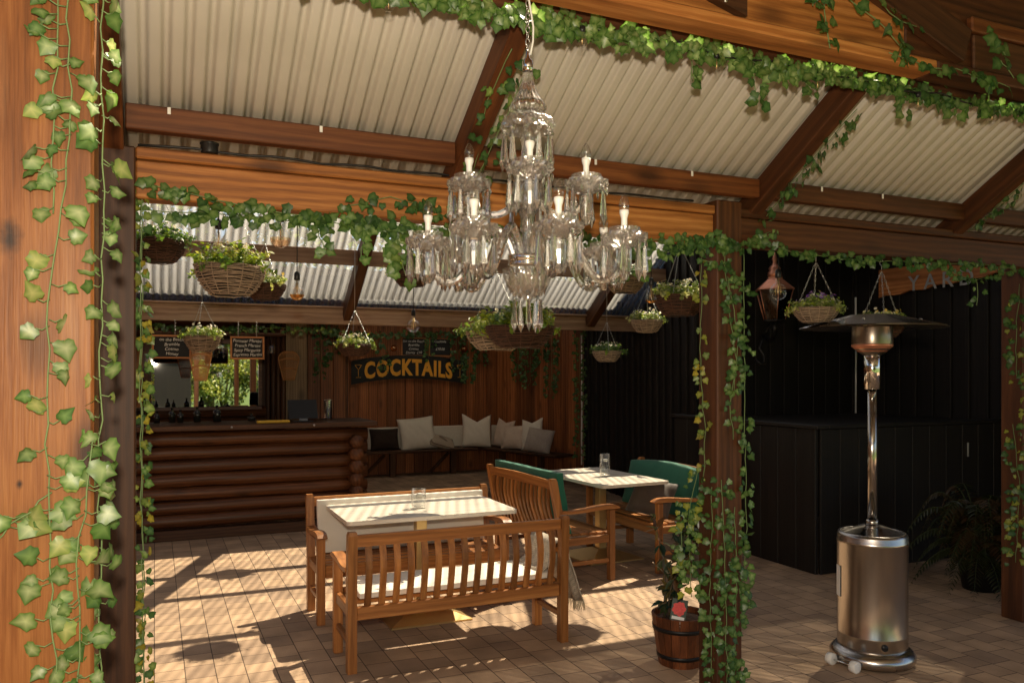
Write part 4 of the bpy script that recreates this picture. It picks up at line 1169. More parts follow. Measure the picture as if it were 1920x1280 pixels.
chalkboard('chalkboard with two lines beside the longer list on the board wall', ['Cocktails', '', '£10.00', ''], 0.40, 0.31, (4.47, 13.19, 2.13), None)

# arched sign
sg = thing('cocktails_sign', 'arched black board painted with golden COCKTAILS lettering and two martini glasses', 'sign', (3.94, 13.19, 1.70))
def arch(x): return 0.10 * (1 - (x / 1.0) ** 2)
xs = [-1.0 + 0.1 * i for i in range(21)]
MB().prism([(x, arch(x) - 0.20) for x in xs] + [(x, arch(x) + 0.19) for x in reversed(xs)], 'y', -0.012, 0.012).build('board', M['black_board'], sg)
me = up_text(text_mesh('COCKTAILS', 0.30, M['gold_paint'], extrude=0.003, offset=0.012, space=1.12))
x0 = min(v_.co.x for v_ in me.vertices); x1 = max(v_.co.x for v_ in me.vertices)
z0 = min(v_.co.z for v_ in me.vertices); z1 = max(v_.co.z for v_ in me.vertices)
for v_ in me.vertices:
    u = (v_.co.x - x0) / (x1 - x0) * 2 - 1; w = (v_.co.z - z0) / (z1 - z0) - 0.5
    v_.co.x = u * 0.765; v_.co.z = w * 0.285 + arch(u * 0.8) - 0.012
    if abs(w) > 0.38: v_.co.x *= 1.012
link('lettering', me, sg, (-0.02, -0.0165, 0))
for s in (-1, 1):
    b = MB(); x = s * 0.885; z = arch(x)
    for p0, p1 in (((x - 0.055, z + 0.10), (x + 0.055, z + 0.10)), ((x - 0.055, z + 0.10), (x, z + 0.02)), ((x + 0.055, z + 0.10), (x, z + 0.02)), ((x, z + 0.02), (x, z - 0.10)), ((x - 0.04, z - 0.105), (x + 0.04, z - 0.105))):
        b.tube([(p0[0], -0.015, p0[1]), (p1[0], -0.015, p1[1])], 0.0045, 5)
    b.build('painted_glass', M['gold_paint'], sg)

# waney-edged sign on the yard wall
ys = thing('yard_sign', 'orange waney edged timber sign lettered YARD half hidden by ivy', 'sign', (7.715, 6.08, 2.735), R(-90))
# local x runs toward the camera along the wall, local -y faces the yard
top_ = [(-0.80 + 0.07 * i, 0.148) for i in range(24)]
bot_ = [(-0.80 + 0.07 * i, -0.17 + 0.006 * i + 0.012 * math.sin(i * 1.3)) for i in range(24)]
MB().prism(bot_ + top_[::-1], 'y', -0.04, 0.0).build('board', M['sign_wood'], ys)
me = up_text(text_mesh('YARD', 0.235, M['grey_paint'], extrude=0.002, offset=0.002, space=1.5))
for v_ in me.vertices: v_.co.x *= 1.0
link('lettering', me, ys, (0.0, -0.0425, -0.060))

# ---------------------------------------------------------------- things on the bar
tl = thing('till_screen', 'back of a dark touch screen till on a grey stand on the bar', 'till', (1.48, 9.03, 1.166))
MB().prism([(-0.05, 0.035), (0.02, 0.035), (0.075, 0.225), (0.045, 0.235)], 'x', -0.155, 0.155).build('screen', M['screen'], tl)
MB().prism([(-0.06, 0.01), (-0.045, 0.012), (0.04, 0.19), (0.025, 0.19)], 'x', -0.045, 0.045).build('stand', M['grey_pl'], tl)
MB().cbox(-0.1, 0.1, -0.09, 0.10, 0, 0.012, 0.004).build('foot', M['screen'], tl)
b = MB().cbox(-0.17, 0.17, -0.045, 0.045, 0.0, 0.028, 0.010)
tag(b.build('bar_mat', M['yellow'], None, (1.15, 8.89, 1.166)), 'long yellow bar mat on the counter left of the till', 'bar mat')
tm = thing('steel_shaker', 'tall dimpled steel tumbler standing right of the till', 'tumbler', (1.80, 9.25, 1.166))
b = MB().lathe([(0, 0), (0.042, 0), (0.045, 0.01)] + [(0.045 + 0.0035 * (i % 2), 0.012 + 0.011 * i) for i in range(19)] + [(0.05, 0.225), (0.047, 0.225), (0.043, 0.02), (0, 0.018)], 24, smooth=False, mod=lambda a, i: 1 + 0.03 * math.sin(a * 12 + (i % 2) * PI))
b.build('body', M['chrome'], tm)
def bottle(label, loc, h, r, mat=None):
    b = MB().lathe([(0, 0), (r, 0), (r, h * .55), (r * .85, h * .63), (r * .35, h * .74), (r * .33, h * .95), (r * .4, h * .955), (r * .4, h), (0, h)], 18)
    tag(b.build('bottle', mat or M['bottle'], None, loc), label, 'bottle', 'bottles along the back of the bar')
for i, (x, y, h, r) in enumerate(((0.02, 9.35, 0.19, 0.03), (0.17, 9.4, 0.24, 0.034), (0.25, 9.3, 0.21, 0.03), (0.42, 9.38, 0.25, 0.036), (0.62, 9.34, 0.27, 0.042), (0.98, 9.36, 0.12, 0.04))):
    h *= 0.66; bottle(['dark bottle furthest left on the bar beside the ivy', 'slim dark bottle, second along the bar from the ivy', 'short dark bottle, third along the bar from the ivy', 'dark bottle, fourth along the bar from the ivy', 'stout dark bottle with the tallest neck on the bar', 'squat dark jar between the stout bottle and the yellow mat'][i], (x, y, 1.166), h, r)
rk = thing('glass_rack', 'slatted rack over the bar from which stemmed glasses hang', 'rack', (0.6, 9.6, 2.12))
b = MB()
for k in range(6): b.cbox(-0.75, 0.75, -0.25 + 0.1 * k - 0.015, -0.25 + 0.1 * k + 0.015, 0, 0.02, 0.002)
b.build('slats', M['dark_x'], rk)
for x in (-0.7, 0.7): MB().cbox(x - 0.02, x + 0.02, -0.28, 0.28, 0.021, 0.06, 0.003).build('bearer', M['dark_y'], rk)
for x in (-0.7, 0.7): MB().tube([(x, 0, 0.06), (x, 0, 0.6)], 0.006, 6).build('hanger', M['iron'], rk)
wg = MB().lathe([(0.034, 0), (0.034, -0.003), (0.006, -0.008), (0.004, -0.09), (0.02, -0.105), (0.038, -0.14), (0.040, -0.18), (0.033, -0.21), (0.0315, -0.21), (0.038, -0.18), (0.036, -0.14), (0.018, -0.108), (0, -0.1)], 18).mesh('wine_glass')
wg.materials.append(M['glass'])
gx = [(0.02, 9.45), (0.16, 9.55), (0.28, 9.42), (0.55, 9.5), (0.68, 9.4), (0.8, 9.55), (0.95, 9.44), (1.08, 9.52), (1.2, 9.43)]
for i, (x, y) in enumerate(gx):
    tag(link('wine_glass', wg, None, (x, y, 2.118)), 'upturned stemmed glass hanging from the rack over the bar', 'glass', 'glasses hanging over the bar')

# rattan wall shades
def rattan(label, loc, w, h, cat='ornament'):
    t = thing('rattan_ornament', label, cat, loc, 0, 'rattan shield ornaments')
    def half(q):            # outline half-width, q 0 bottom .. 1 top
        return w / 2 * (0.52 + 0.48 * min(1, q / 0.72)) if q < 0.72 else w / 2 * math.sqrt(max(0, 1 - ((q - 0.72) / 0.30) ** 2))
    b = MB()
    for k in range(25):
        u = -1 + 2 * k / 24; pts = []
        for i in range(15):
            q = i / 14; hw = half(q); pts.append((u * hw, -0.05 * (1 - u * u), q * h))
        b.tube(pts, 0.0028, 4)
    b.build('canes', M['rattan'], t)
    b = MB()
    for q in (0.0, 0.33, 0.36, 0.66, 0.69, 0.97):
        hw = half(min(q, .96)); b.tube([(u / 8 * hw, -0.053 * (1 - (u / 8) ** 2) - 0.003, q * h + (0.025 * (1 - (u / 8) ** 2) if 0 < q < .9 else 0)) for u in range(-8, 9)], 0.0045, 5)
    pts = [(half(i / 20), 0.0, i / 20 * h) for i in range(21)]
    b.tube(pts, 0.006, 6); b.tube([(-p[0], p[1], p[2]) for p in pts], 0.006, 6)
    b.build('hoops', M['rattan'], t)
    return t
rattan('rattan shield hanging on the pale plank right of the bar mirror', (1.62, 10.98, 1.60), 0.27, 0.38)
rattan('rattan shield hanging below the grey basket in front of the mirror', (0.425, 8.78, 1.62), 0.215, 0.36)

# ---------------------------------------------------------------- copper lantern on the building
ln = thing('copper_lantern', 'six sided street lantern with copper roof on a scrolled black bracket', 'lantern', (6.12, 6.86, 2.25))
MB().lathe([(0.205, 0.335), (0.215, 0.335), (0.215, 0.345), (0.085, 0.455), (0.085, 0.475), (0.05, 0.48)], 6, smooth=False).build('roof', M['copper'], ln)
MB().lathe([(0.05, 0.47), (0.075, 0.49), (0.07, 0.53), (0.055, 0.545), (0.065, 0.57), (0.04, 0.60), (0.03, 0.605), (0.022, 0.64), (0.03, 0.67), (0.008, 0.74), (0, 0.745)], 20).build('finial', M['copper'], ln)
b = MB()
for k in range(6):
    a = 2 * PI * k / 6
    b.tube([(0.115 * math.cos(a), 0.115 * math.sin(a), 0.02), (0.2 * math.cos(a), 0.2 * math.sin(a), 0.335)], 0.0055, 6)
b.build('glazing_bar', M['copper'], ln)
MB().lathe([(0.112, 0.022), (0.194, 0.332)], 6, smooth=False).build('pane', M['smoke'], ln)
MB().lathe([(0, -0.02), (0.05, -0.02), (0.12, 0.0), (0.122, 0.018), (0, 0.02)], 6, smooth=False).build('tray', M['iron'], ln)
b = MB().tube([(0, 0, -0.02), (0.0, 0, -0.09), (0.04, 0.05, -0.16), (0.10, 0.15, -0.2), (0.15, 0.26, -0.19), (0.19, 0.38, -0.14)], [0.03, 0.026, 0.024, 0.024, 0.028, 0.032], 12)
b.tube([(0.19, 0.38, -0.12), (0.26, 0.36, -0.02), (0.24, 0.3, 0.05), (0.19, 0.29, 0.03), (0.2, 0.32, -0.03)], 0.014, 8)
b.tube([(0.05, 0.36, -0.4), (0.10, 0.34, -0.46), (0.16, 0.34, -0.44), (0.17, 0.36, -0.36), (0.12, 0.38, -0.28), (0.19, 0.38, -0.14)], 0.02, 8)
b.build('bracket', M['iron'], ln)

# wall lights by the chalkboards
for x in (3.62, 4.86):
    t = thing('bulb_wall_light', 'small bare bulb wall light left of the two wall chalkboards' if x < 4 else 'small bare bulb wall light right of the two wall chalkboards', 'wall light', (x, 13.2, 2.10), 0, 'bulb wall lights')
    MB().lathe([(0, 0), (0.035, 0.0), (0.035, 0.012), (0.015, 0.02), (0.015, 0.05), (0, 0.05)], 16).build('holder', M['brass'], t, None, (R(90), 0, 0))
    MB().lathe([(0.012, 0.05), (0.02, 0.07), (0.05, 0.10), (0.055, 0.13), (0.03, 0.165), (0, 0.175)], 20).build('globe', M['amber'], t, None, (R(90), 0, 0))
# ---------------------------------------------------------------- chandelier
CH = Vector((1.137, 2.45, 0))
ch = thing('chandelier', 'large cut crystal chandelier with two tiers of candle bulbs and hanging prisms', 'chandelier', (1.137, 2.45, 1.86))
def cz_(z): return z - 1.86
def chz(prof): return [(r, cz_(z)) for r, z in prof]
MB().lathe(chz([(0.014, 2.70), (0.018, 2.705), (0.018, 2.735), (0.008, 2.745), (0.006, 2.77), (0, 2.772)]), 24).build('cap', M['chrome'], ch)
flute = lambda a, i: 1 + 0.07 * math.cos(12 * a)
MB().lathe(chz([(0.016, 2.70), (0.017, 2.68), (0.021, 2.655), (0.033, 2.625), (0.050, 2.600), (0.060, 2.583), (0.058, 2.572), (0.046, 2.564), (0.02, 2.562)]), 48, mod=flute).build('stem_bell', M['crystal'], ch)
scal = lambda a, i: 1 + (0.07 * math.cos(10 * a) if i in (2, 3, 4) else 0)
MB().lathe(chz([(0.02, 2.563), (0.05, 2.558), (0.078, 2.540), (0.086, 2.520), (0.083, 2.503), (0.070, 2.512), (0.03, 2.54), (0.02, 2.545)]), 44, smooth=False, cut=0.05, mod=scal).build('crown_dish', M['cutglass'], ch)
MB().lathe(chz([(0.012, 2.56), (0.014, 2.50), (0.020, 2.46), (0.014, 2.42), (0.028, 2.36), (0.050, 2.33), (0.055, 2.30), (0.044, 2.26), (0.024, 2.22), (0.018, 2.16), (0.028, 2.12), (0.030, 2.095)]), 36, mod=lambda a, i: 1 + 0.05 * math.cos(12 * a)).build('column', M['crystal'], ch)
MB().lathe(chz([(0.058, 2.090), (0.066, 2.085), (0.066, 2.070), (0.060, 2.066), (0.066, 2.060), (0.066, 2.052), (0.04, 2.048), (0, 2.048)]), 40).build('receiver', M['chrome'], ch)
MB().lathe(chz([(0.082, 2.044), (0.080, 2.020), (0.066, 1.985), (0.042, 1.960), (0.016, 1.950), (0.012, 1.940), (0, 1.938)]), 40, smooth=False, cut=0.03, mod=lambda a, i: 1 + 0.03 * math.cos(16 * a)).build('bowl', M['cutglass'], ch)

pm = MB()
pm.lathe([(0, 0.0), (0.006, -0.003), (0.0095, -0.011), (0.006, -0.019), (0, -0.022)], 8, smooth=False)
pm.tube([(0, 0, -0.021), (0, 0, -0.030)], 0.0012, 4, smooth=False)
pm.lathe([(0, -0.029), (0.0052, -0.032), (0.0108, -0.098), (0.0124, -0.110), (0, -0.140)], 6, smooth=False)
prism_me = pm.mesh('prism'); prism_me.materials.append(M['crystal'])
candle_me = MB().lathe([(0.0095, -0.012), (0.0100, 0.030), (0.0112, 0.034), (0.0150, 0.046), (0.0150, 0.056), (0.0, 0.056)], 20).mesh('candle_tube'); candle_me.materials.append(M['white_pl'])
bulb_me = MB().lathe([(0.014, 0.0565), (0.0168, 0.068), (0.0165, 0.077), (0.012, 0.092), (0.005, 0.104), (0, 0.108)], 20).mesh('candle_bulb'); bulb_me.materials.append(M['bulbglass'])
dish_me = MB().lathe([(0.012, -0.066), (0.032, -0.060), (0.052, -0.045), (0.066, -0.030), (0.069, -0.018), (0.060, -0.022), (0.048, -0.026), (0.046, -0.012), (0.049, 0.0), (0.0465, 0.0), (0.043, -0.014), (0.044, -0.030), (0.014, -0.056)], 36, smooth=False, cut=0.05,
                     mod=lambda a, i: 1 + (0.085 * math.cos(9 * a) if i in (3, 4, 5) else 0)).mesh('drip_dish'); dish_me.materials.append(M['cutglass'])
cup_me = MB().lathe([(0.014, -0.058), (0.024, -0.066), (0.025, -0.10), (0.021, -0.14), (0.012, -0.165), (0, -0.168)], 14, smooth=False).mesh('candle_cup'); cup_me.materials.append(M['crystal'])
bf_ = MB()
for k in range(14):
    a = 2 * PI * k / 14
    i0 = len(bf_.v)
    bf_.lathe([(0, 0.010), (0.0055, 0.005), (0.0075, 0), (0.0055, -0.005), (0, -0.010)], 8, (0.069 * math.cos(a), 0.069 * math.sin(a), -0.030), smooth=False)
    if k % 2: bf_.lathe([(0, -0.042), (0.004, -0.046), (0.006, -0.058), (0, -0.072)], 6, (0.069 * math.cos(a), 0.069 * math.sin(a), 0), smooth=False)
fringe_me = bf_.mesh('bead_fringe'); fringe_me.materials.append(M['crystal'])
def hang_prisms(parent, n, r, z, a0=0.0):
    for k in range(n):
        a = a0 + 2 * PI * k / n
        link('prism', prism_me, parent, (r * math.cos(a), r * math.sin(a), z), (random.uniform(-.04, .04), random.uniform(-.04, .04), a))
toward = math.atan2(-2.45, -1.137)      # the side of the chandelier that faces the camera
def arm(th, path, dish_r, dish_z, npr):
    a = toward + R(th)
    pts = [Vector((r * math.cos(a), r * math.sin(a), cz_(z))) for r, z in path]
    # smooth the path
    fine = []
    for i in range(len(pts) - 1):
        p0 = pts[max(0, i - 1)]; p1 = pts[i]; p2 = pts[i + 1]; p3 = pts[min(len(pts) - 1, i + 2)]
        for q in range(4):
            t = q / 4
            fine.append(0.5 * ((2 * p1) + (p2 - p0) * t + (2 * p0 - 5 * p1 + 4 * p2 - p3) * t * t + (3 * p1 - p0 - 3 * p2 + p3) * t ** 3))
    fine.append(pts[-1])
    o = MB().tube(fine, 0.0125, 8, smooth=False).build('arm', M['crystal'], ch)
    c = (dish_r * math.cos(a), dish_r * math.sin(a), cz_(dish_z))
    link('drip_dish', dish_me, o, c); link('candle_cup', cup_me, o, c); link('bead_fringe', fringe_me, o, c); link('candle_tube', candle_me, o, c); link('candle_bulb', bulb_me, o, c)
    for k in range(npr):
        b_ = 2 * PI * (k + .3) / npr + a
        link('prism', prism_me, o, (c[0] + 0.064 * math.cos(b_), c[1] + 0.064 * math.sin(b_), c[2] - 0.028), (0, 0, b_))
lowp = [(0.04, 2.06), (0.062, 2.13), (0.10, 2.172), (0.145, 2.145), (0.19, 2.065), (0.235, 2.005), (0.28, 1.998), (0.318, 2.035), (0.33, 2.075)]
for th in (-82, -29, 16, 68, 125, 180, -132): arm(th, lowp, 0.33, 2.158, 8)
upp = [(0.02, 2.32), (0.05, 2.255), (0.10, 2.225), (0.155, 2.235), (0.188, 2.265), (0.195, 2.28)]
for th in (-90, 2, 92, 180): arm(th, upp, 0.195, 2.357, 7)
hang_prisms(ch, 11, 0.081, cz_(2.508), 0.2)
hang_prisms(ch, 5, 0.045, cz_(1.972), 0.5)
# chain and flex
b = MB(); z = 2.765; k = 0
while z < 3.22:
    s = (0.007, 0) if k % 2 else (0, 0.007)
    ring = [(s[0] * math.cos(q), s[1] * math.cos(q), cz_(z) + 0.013 * math.sin(q) + 0.012) for q in [2 * PI * j / 10 for j in range(11)]]
    b.tube(ring, 0.0022, 5); z += 0.0215; k += 1
b.build('chain', M['steel'], ch)
MB().tube([(0.012 + 0.01 * math.sin(i * 1.1), 0.004 * math.cos(i), cz_(2.76 + i * 0.046)) for i in range(11)], 0.0035, 6).build('flex', M['white_pl'], ch)

# ---------------------------------------------------------------- ivy
GREEN = [((0.30, 0.42, 0.16), (0.07, 0.17, 0.025), (0.045, 0.125, 0.018)), ((0.24, 0.36, 0.12), (0.085, 0.19, 0.03), (0.05, 0.14, 0.02)), ((0.16, 0.27, 0.08), (0.05, 0.135, 0.022), (0.035, 0.10, 0.016)), ((0.36, 0.46, 0.20), (0.13, 0.23, 0.05), (0.07, 0.16, 0.028))]
YELLOW = [((0.40, 0.42, 0.10), (0.24, 0.27, 0.03), (0.14, 0.20, 0.02)), ((0.48, 0.42, 0.06), (0.36, 0.28, 0.02), (0.22, 0.2, 0.02)), ((0.3, 0.4, 0.12), (0.12, 0.2, 0.03), (0.08, 0.15, 0.02))]
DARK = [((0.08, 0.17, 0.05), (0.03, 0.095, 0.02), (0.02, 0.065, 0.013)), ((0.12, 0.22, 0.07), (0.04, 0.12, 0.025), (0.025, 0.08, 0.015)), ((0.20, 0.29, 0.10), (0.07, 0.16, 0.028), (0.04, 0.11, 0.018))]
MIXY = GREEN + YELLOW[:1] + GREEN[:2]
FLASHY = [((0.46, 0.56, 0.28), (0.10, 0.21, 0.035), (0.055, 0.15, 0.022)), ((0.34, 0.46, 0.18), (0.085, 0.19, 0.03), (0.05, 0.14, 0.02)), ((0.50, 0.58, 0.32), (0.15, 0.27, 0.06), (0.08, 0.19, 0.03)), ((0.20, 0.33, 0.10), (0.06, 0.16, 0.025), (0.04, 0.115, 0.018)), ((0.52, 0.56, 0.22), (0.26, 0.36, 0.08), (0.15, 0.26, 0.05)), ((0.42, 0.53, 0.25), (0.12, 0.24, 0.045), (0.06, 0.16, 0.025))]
def along(pts, t):
    L = [(pts[i + 1] - pts[i]).length for i in range(len(pts) - 1)]; S = sum(L); d = t * S
    for i, l in enumerate(L):
        if d <= l or i == len(L) - 1: return pts[i].lerp(pts[i + 1], min(1, d / max(l, 1e-6)))
        d -= l
def vine(label, strands, n, size, face, spread=0.05, pal=GREEN, group='ivy strands', seed=0, petiole=0.0, stem_r=0.0022, stem='stem', droop=0.25, name='ivy_vine', even=False):
    """strands: polylines; n leaves; face: which way the leaves look; petiole: leaf stalk length"""
    random.seed(seed + 100)
    strands = [[Vector(p) for p in s] for s in strands]
    o0 = strands[0][0].copy()
    t = thing(name, label, 'ivy', tuple(o0), 0, group)
    sb = MB(); lb = MB()
    for s in strands:
        pts = []
        m = max(6, int(sum((s[i + 1] - s[i]).length for i in range(len(s) - 1)) / 0.06))
        for i in range(m + 1):
            pts.append(along(s, i / m) - o0 + rv(0.006))
        sb.tube(pts, stem_r, 5)
    tot = [sum((s[i + 1] - s[i]).length for i in range(len(s) - 1)) for s in strands]
    face = Vector(face).normalized()
    i_ = 0
    for s, L in zip(strands, tot):
        cnt = max(1, int(n * L / sum(tot)))
        for k in range(cnt):
            q = (k + random.uniform(.1, .9)) / cnt if even else random.random()
            p = along(s, q) - o0
            side = face.cross(Vector((0, 0, 1)))
            if side.length < .1: side = Vector((1, 0, 0))
            side.normalize()
            sg_ = 1 if random.random() < .5 else -1
            off = side * sg_ * random.uniform(.2, 1) * spread + Vector((0, 0, random.uniform(-.8, .5))) * spread * .8 + face * random.uniform(0.1, .7) * min(spread, 0.05)
            base_ = p + off * (1 if not petiole else 0.55) + (side * sg_ * petiole if petiole else Vector())
            tip = Vector((0, 0, -random.uniform(.15, 1.1))) + side * sg_ * random.uniform(.0, 1.1) + rv(.35)
            if random.random() < .12: tip.z = abs(tip.z) * .5
            nr = face + rv(.55) + Vector((0, 0, droop))
            sz = size * random.uniform(.65, 1.2)
            pal_ = random.choice(pal); kk = random.uniform(.8, 1.2)
            add_leaf(lb, base_, tip, nr, sz, [tuple(c * kk for c in q_) for q_ in pal_], random.uniform(.1, .35))
            if petiole or size > .055:
                mid = (p + base_) / 2 + Vector((0, 0, -.008)) + face * .004
                sb.tube([p, mid, base_], [stem_r * .8] * 3, 4)
            i_ += 1
    sb.build('stem', M[stem], t)
    lb.build('foliage', M['leaf'], t)
    return t

def NP(px, y, dy=0.0):      # spot on the face of the nearest post
    return (-0.344 + (px - 5) * 0.001176, 2.347 - dy, 1.7 + (698 - y) * 0.001349)
vine('long ivy strand down the middle of the nearest post face', [[NP(120, -60), NP(130, 120), NP(132, 250), NP(112, 400), NP(92, 520), NP(88, 700), NP(86, 900), NP(92, 1100), NP(108, 1330)]], 46, 0.051, (0, -1, 0.1), 0.035, FLASHY, seed=1, petiole=0.022, even=True)
vine('ivy strand ending half way down the left of the nearest post', [[NP(103, -60), NP(106, 60), NP(98, 200), NP(97, 330), NP(99, 400)]], 15, 0.051, (0, -1, 0.1), 0.03, FLASHY, seed=2, petiole=0.024, even=True)
vine('bushy ivy strand low on the right of the nearest post face', [[NP(168, 830), NP(160, 930), NP(146, 1050), NP(150, 1180), NP(138, 1330)]], 30, 0.054, (0, -1, 0.1), 0.04, FLASHY, seed=3, petiole=0.018, even=True)
vine('ivy strand straying off the left edge of the nearest post', [[NP(90, 925), NP(60, 950), NP(30, 970), NP(-12, 1010)]], 7, 0.062, (0, -1, 0.1), 0.04, FLASHY, seed=4, petiole=0.02)
vine('ivy strand hanging down the right hand corner of the nearest post', [[(-0.128, 2.37, 2.72), (-0.126, 2.38, 2.2), (-0.130, 2.39, 1.7), (-0.134, 2.40, 1.3), (-0.13, 2.40, 0.8)]], 62, 0.050, (0.75, -0.65, 0.1), 0.035, FLASHY, seed=5, petiole=0.016, even=True)
vine('thin yellowing ivy strand down the right edge of the dark post', [[(-0.050, 3.46, 2.46), (-0.048, 3.45, 1.9), (-0.052, 3.46, 1.5), (-0.046, 3.45, 1.1), (-0.04, 3.45, 0.7), (-0.04, 3.45, 0.3)], [(-0.05, 3.5, 2.4), (-0.045, 3.52, 1.6), (-0.04, 3.5, 0.9), (-0.03, 3.5, 0.2)]], 190, 0.035, (0.5, -0.8, 0.1), 0.024, YELLOW + GREEN[1:3] + DARK[:1], seed=6)
# eave beam
vine('ivy garland draped under the eave beam from the dark post to the crystal chandelier', [[(-0.03, 3.40, 2.42), (0.1, 3.40, 2.40), (0.35, 3.41, 2.36), (0.7, 3.41, 2.345), (1.15, 3.41, 2.34)], [(-0.03, 3.47, 2.33), (0.4, 3.46, 2.335), (0.8, 3.46, 2.33), (1.2, 3.46, 2.34)]], 230, 0.042, (0, -1, 0.1), 0.045, DARK + GREEN[:3], seed=7)
vine('ivy clump climbing the eave beam face behind the chandelier', [[(0.75, 3.42, 2.40), (0.92, 3.41, 2.46), (1.05, 3.41, 2.44), (1.2, 3.41, 2.38), (1.4, 3.42, 2.35)]], 60, 0.042, (0, -1, 0.1), 0.05, DARK, seed=8)
vine('ivy garland along the eave beam between chandelier and ivy covered post', [[(1.4, 3.42, 2.35), (1.8, 3.41, 2.34), (2.2, 3.41, 2.35), (2.66, 3.40, 2.39)], [(2.0, 3.44, 2.33), (2.35, 3.42, 2.31), (2.66, 3.40, 2.36)]], 190, 0.042, (0, -1, 0.1), 0.05, DARK + GREEN[:2], seed=9)
vine('short ivy spray hanging below the eave beam above the orange tinted globe', [[(0.62, 3.44, 2.33), (0.63, 3.43, 2.26), (0.66, 3.43, 2.2)]], 11, 0.044, (0, -1, 0.1), 0.02, MIXY, seed=10)
vine('thin ivy spray dangling below the eave beam beside the long cabled amber globe', [[(0.80, 3.44, 2.33), (0.815, 3.43, 2.25), (0.80, 3.43, 2.17)]], 11, 0.044, (0, -1, 0.1), 0.02, MIXY, seed=15)
vine('ivy spray trailing down the canopy rafter left of the chandelier', [[(0.96, 3.46, 2.34), (0.99, 3.48, 2.28), (1.0, 3.48, 2.2), (1.02, 3.5, 2.13)]], 30, 0.05, (0, -1, 0.1), 0.05, GREEN + YELLOW[2:], seed=11)
vine('ivy spray dangling beside the tear drop bulb', [[(2.22, 3.44, 2.33), (2.23, 3.43, 2.24), (2.21, 3.43, 2.16)]], 14, 0.042, (0, -1, 0.1), 0.02, MIXY, seed=12)
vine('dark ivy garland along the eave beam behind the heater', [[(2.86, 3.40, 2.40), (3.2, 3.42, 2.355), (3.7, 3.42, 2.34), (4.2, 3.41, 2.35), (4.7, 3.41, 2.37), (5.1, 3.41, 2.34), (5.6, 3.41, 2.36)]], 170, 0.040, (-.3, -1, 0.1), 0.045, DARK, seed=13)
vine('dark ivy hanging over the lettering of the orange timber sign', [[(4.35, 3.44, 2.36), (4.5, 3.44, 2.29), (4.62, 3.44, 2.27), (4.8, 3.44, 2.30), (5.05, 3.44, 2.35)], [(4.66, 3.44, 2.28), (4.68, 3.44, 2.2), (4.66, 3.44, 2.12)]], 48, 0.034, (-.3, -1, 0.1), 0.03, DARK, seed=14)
# ridge
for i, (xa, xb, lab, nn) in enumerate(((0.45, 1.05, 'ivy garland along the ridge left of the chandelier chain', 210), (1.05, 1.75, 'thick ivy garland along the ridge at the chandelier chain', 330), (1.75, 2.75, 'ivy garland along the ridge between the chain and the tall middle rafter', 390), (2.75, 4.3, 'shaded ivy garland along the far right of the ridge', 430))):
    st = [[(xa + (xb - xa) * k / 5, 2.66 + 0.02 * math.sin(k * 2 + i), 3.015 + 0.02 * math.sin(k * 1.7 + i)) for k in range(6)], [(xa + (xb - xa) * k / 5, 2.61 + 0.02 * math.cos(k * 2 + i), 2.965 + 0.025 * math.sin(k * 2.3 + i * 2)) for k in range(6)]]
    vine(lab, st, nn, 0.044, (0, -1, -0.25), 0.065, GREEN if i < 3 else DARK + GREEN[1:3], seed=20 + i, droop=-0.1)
vine('ivy tuft hanging from the ridge onto the pale roof sheet', [[(1.93, 2.63, 2.98), (1.95, 2.66, 2.9), (1.97, 2.68, 2.86)]], 9, 0.042, (0, -1, -0.2), 0.025, GREEN, seed=25)
vine('ivy tufts dangling under the right part of the ridge', [[(2.22, 2.62, 2.96), (2.24, 2.62, 2.86), (2.25, 2.62, 2.80)], [(2.5, 2.62, 2.96), (2.53, 2.62, 2.86)], [(3.05, 2.62, 2.96), (3.07, 2.62, 2.86)]], 40, 0.042, (0, -1, -0.2), 0.03, GREEN + DARK, seed=26)
# rafters
vine('sparse ivy trailing down the rafter behind the chandelier', [[(1.24, 2.80, 2.92), (1.22, 3.0, 2.80), (1.27, 3.2, 2.69), (1.30, 3.40, 2.56)], [(1.31, 2.8, 2.9), (1.31, 3.1, 2.7), (1.29, 3.4, 2.5)]], 40, 0.042, (0, -.8, -0.6), 0.04, DARK + YELLOW[2:], seed=27)
vine('ivy trailing down the rafter above the ivy covered post', [[(3.0, 2.82, 2.93), (3.0, 3.05, 2.79), (3.0, 3.25, 2.66), (3.0, 3.45, 2.52), (2.96, 3.52, 2.44)]], 70, 0.04, (0.3, -.8, -0.5), 0.04, DARK, seed=28)
vine('ivy trailing down the last rafter on the right', [[(4.56, 2.95, 2.86), (4.56, 3.2, 2.7), (4.56, 3.42, 2.56)]], 45, 0.038, (0.3, -.8, -0.5), 0.04, DARK, seed=29)
# header
vine('ivy spray hanging down the face of the header beam', [[(2.335, 2.37, 3.36), (2.35, 2.365, 3.16), (2.36, 2.36, 3.05), (2.37, 2.36, 2.95)], [(2.29, 2.37, 3.25), (2.30, 2.365, 3.1)]], 34, 0.048, (0, -1, 0.1), 0.028, DARK + GREEN[2:3], seed=30)
vine('ivy stem slanting along the diagonal brace of the header', [[(2.36, 2.36, 3.22), (2.5, 2.355, 3.14), (2.66, 2.35, 3.07), (2.76, 2.35, 2.99)], [(2.4, 2.36, 3.3), (2.58, 2.35, 3.2), (2.7, 2.35, 3.13), (2.82, 2.35, 3.1)]], 28, 0.048, (0, -1, 0.1), 0.03, DARK, seed=31)
vine('few dark ivy leaves on the upper panel in the top right corner', [[(2.85, 2.36, 3.4), (2.95, 2.36, 3.32), (3.1, 2.36, 3.32)], [(3.3, 2.36, 3.16), (3.38, 2.36, 3.08)], [(3.36, 2.36, 3.05), (3.44, 2.36, 2.98)]], 22, 0.055, (0, -1, 0.1), 0.04, DARK, seed=32)
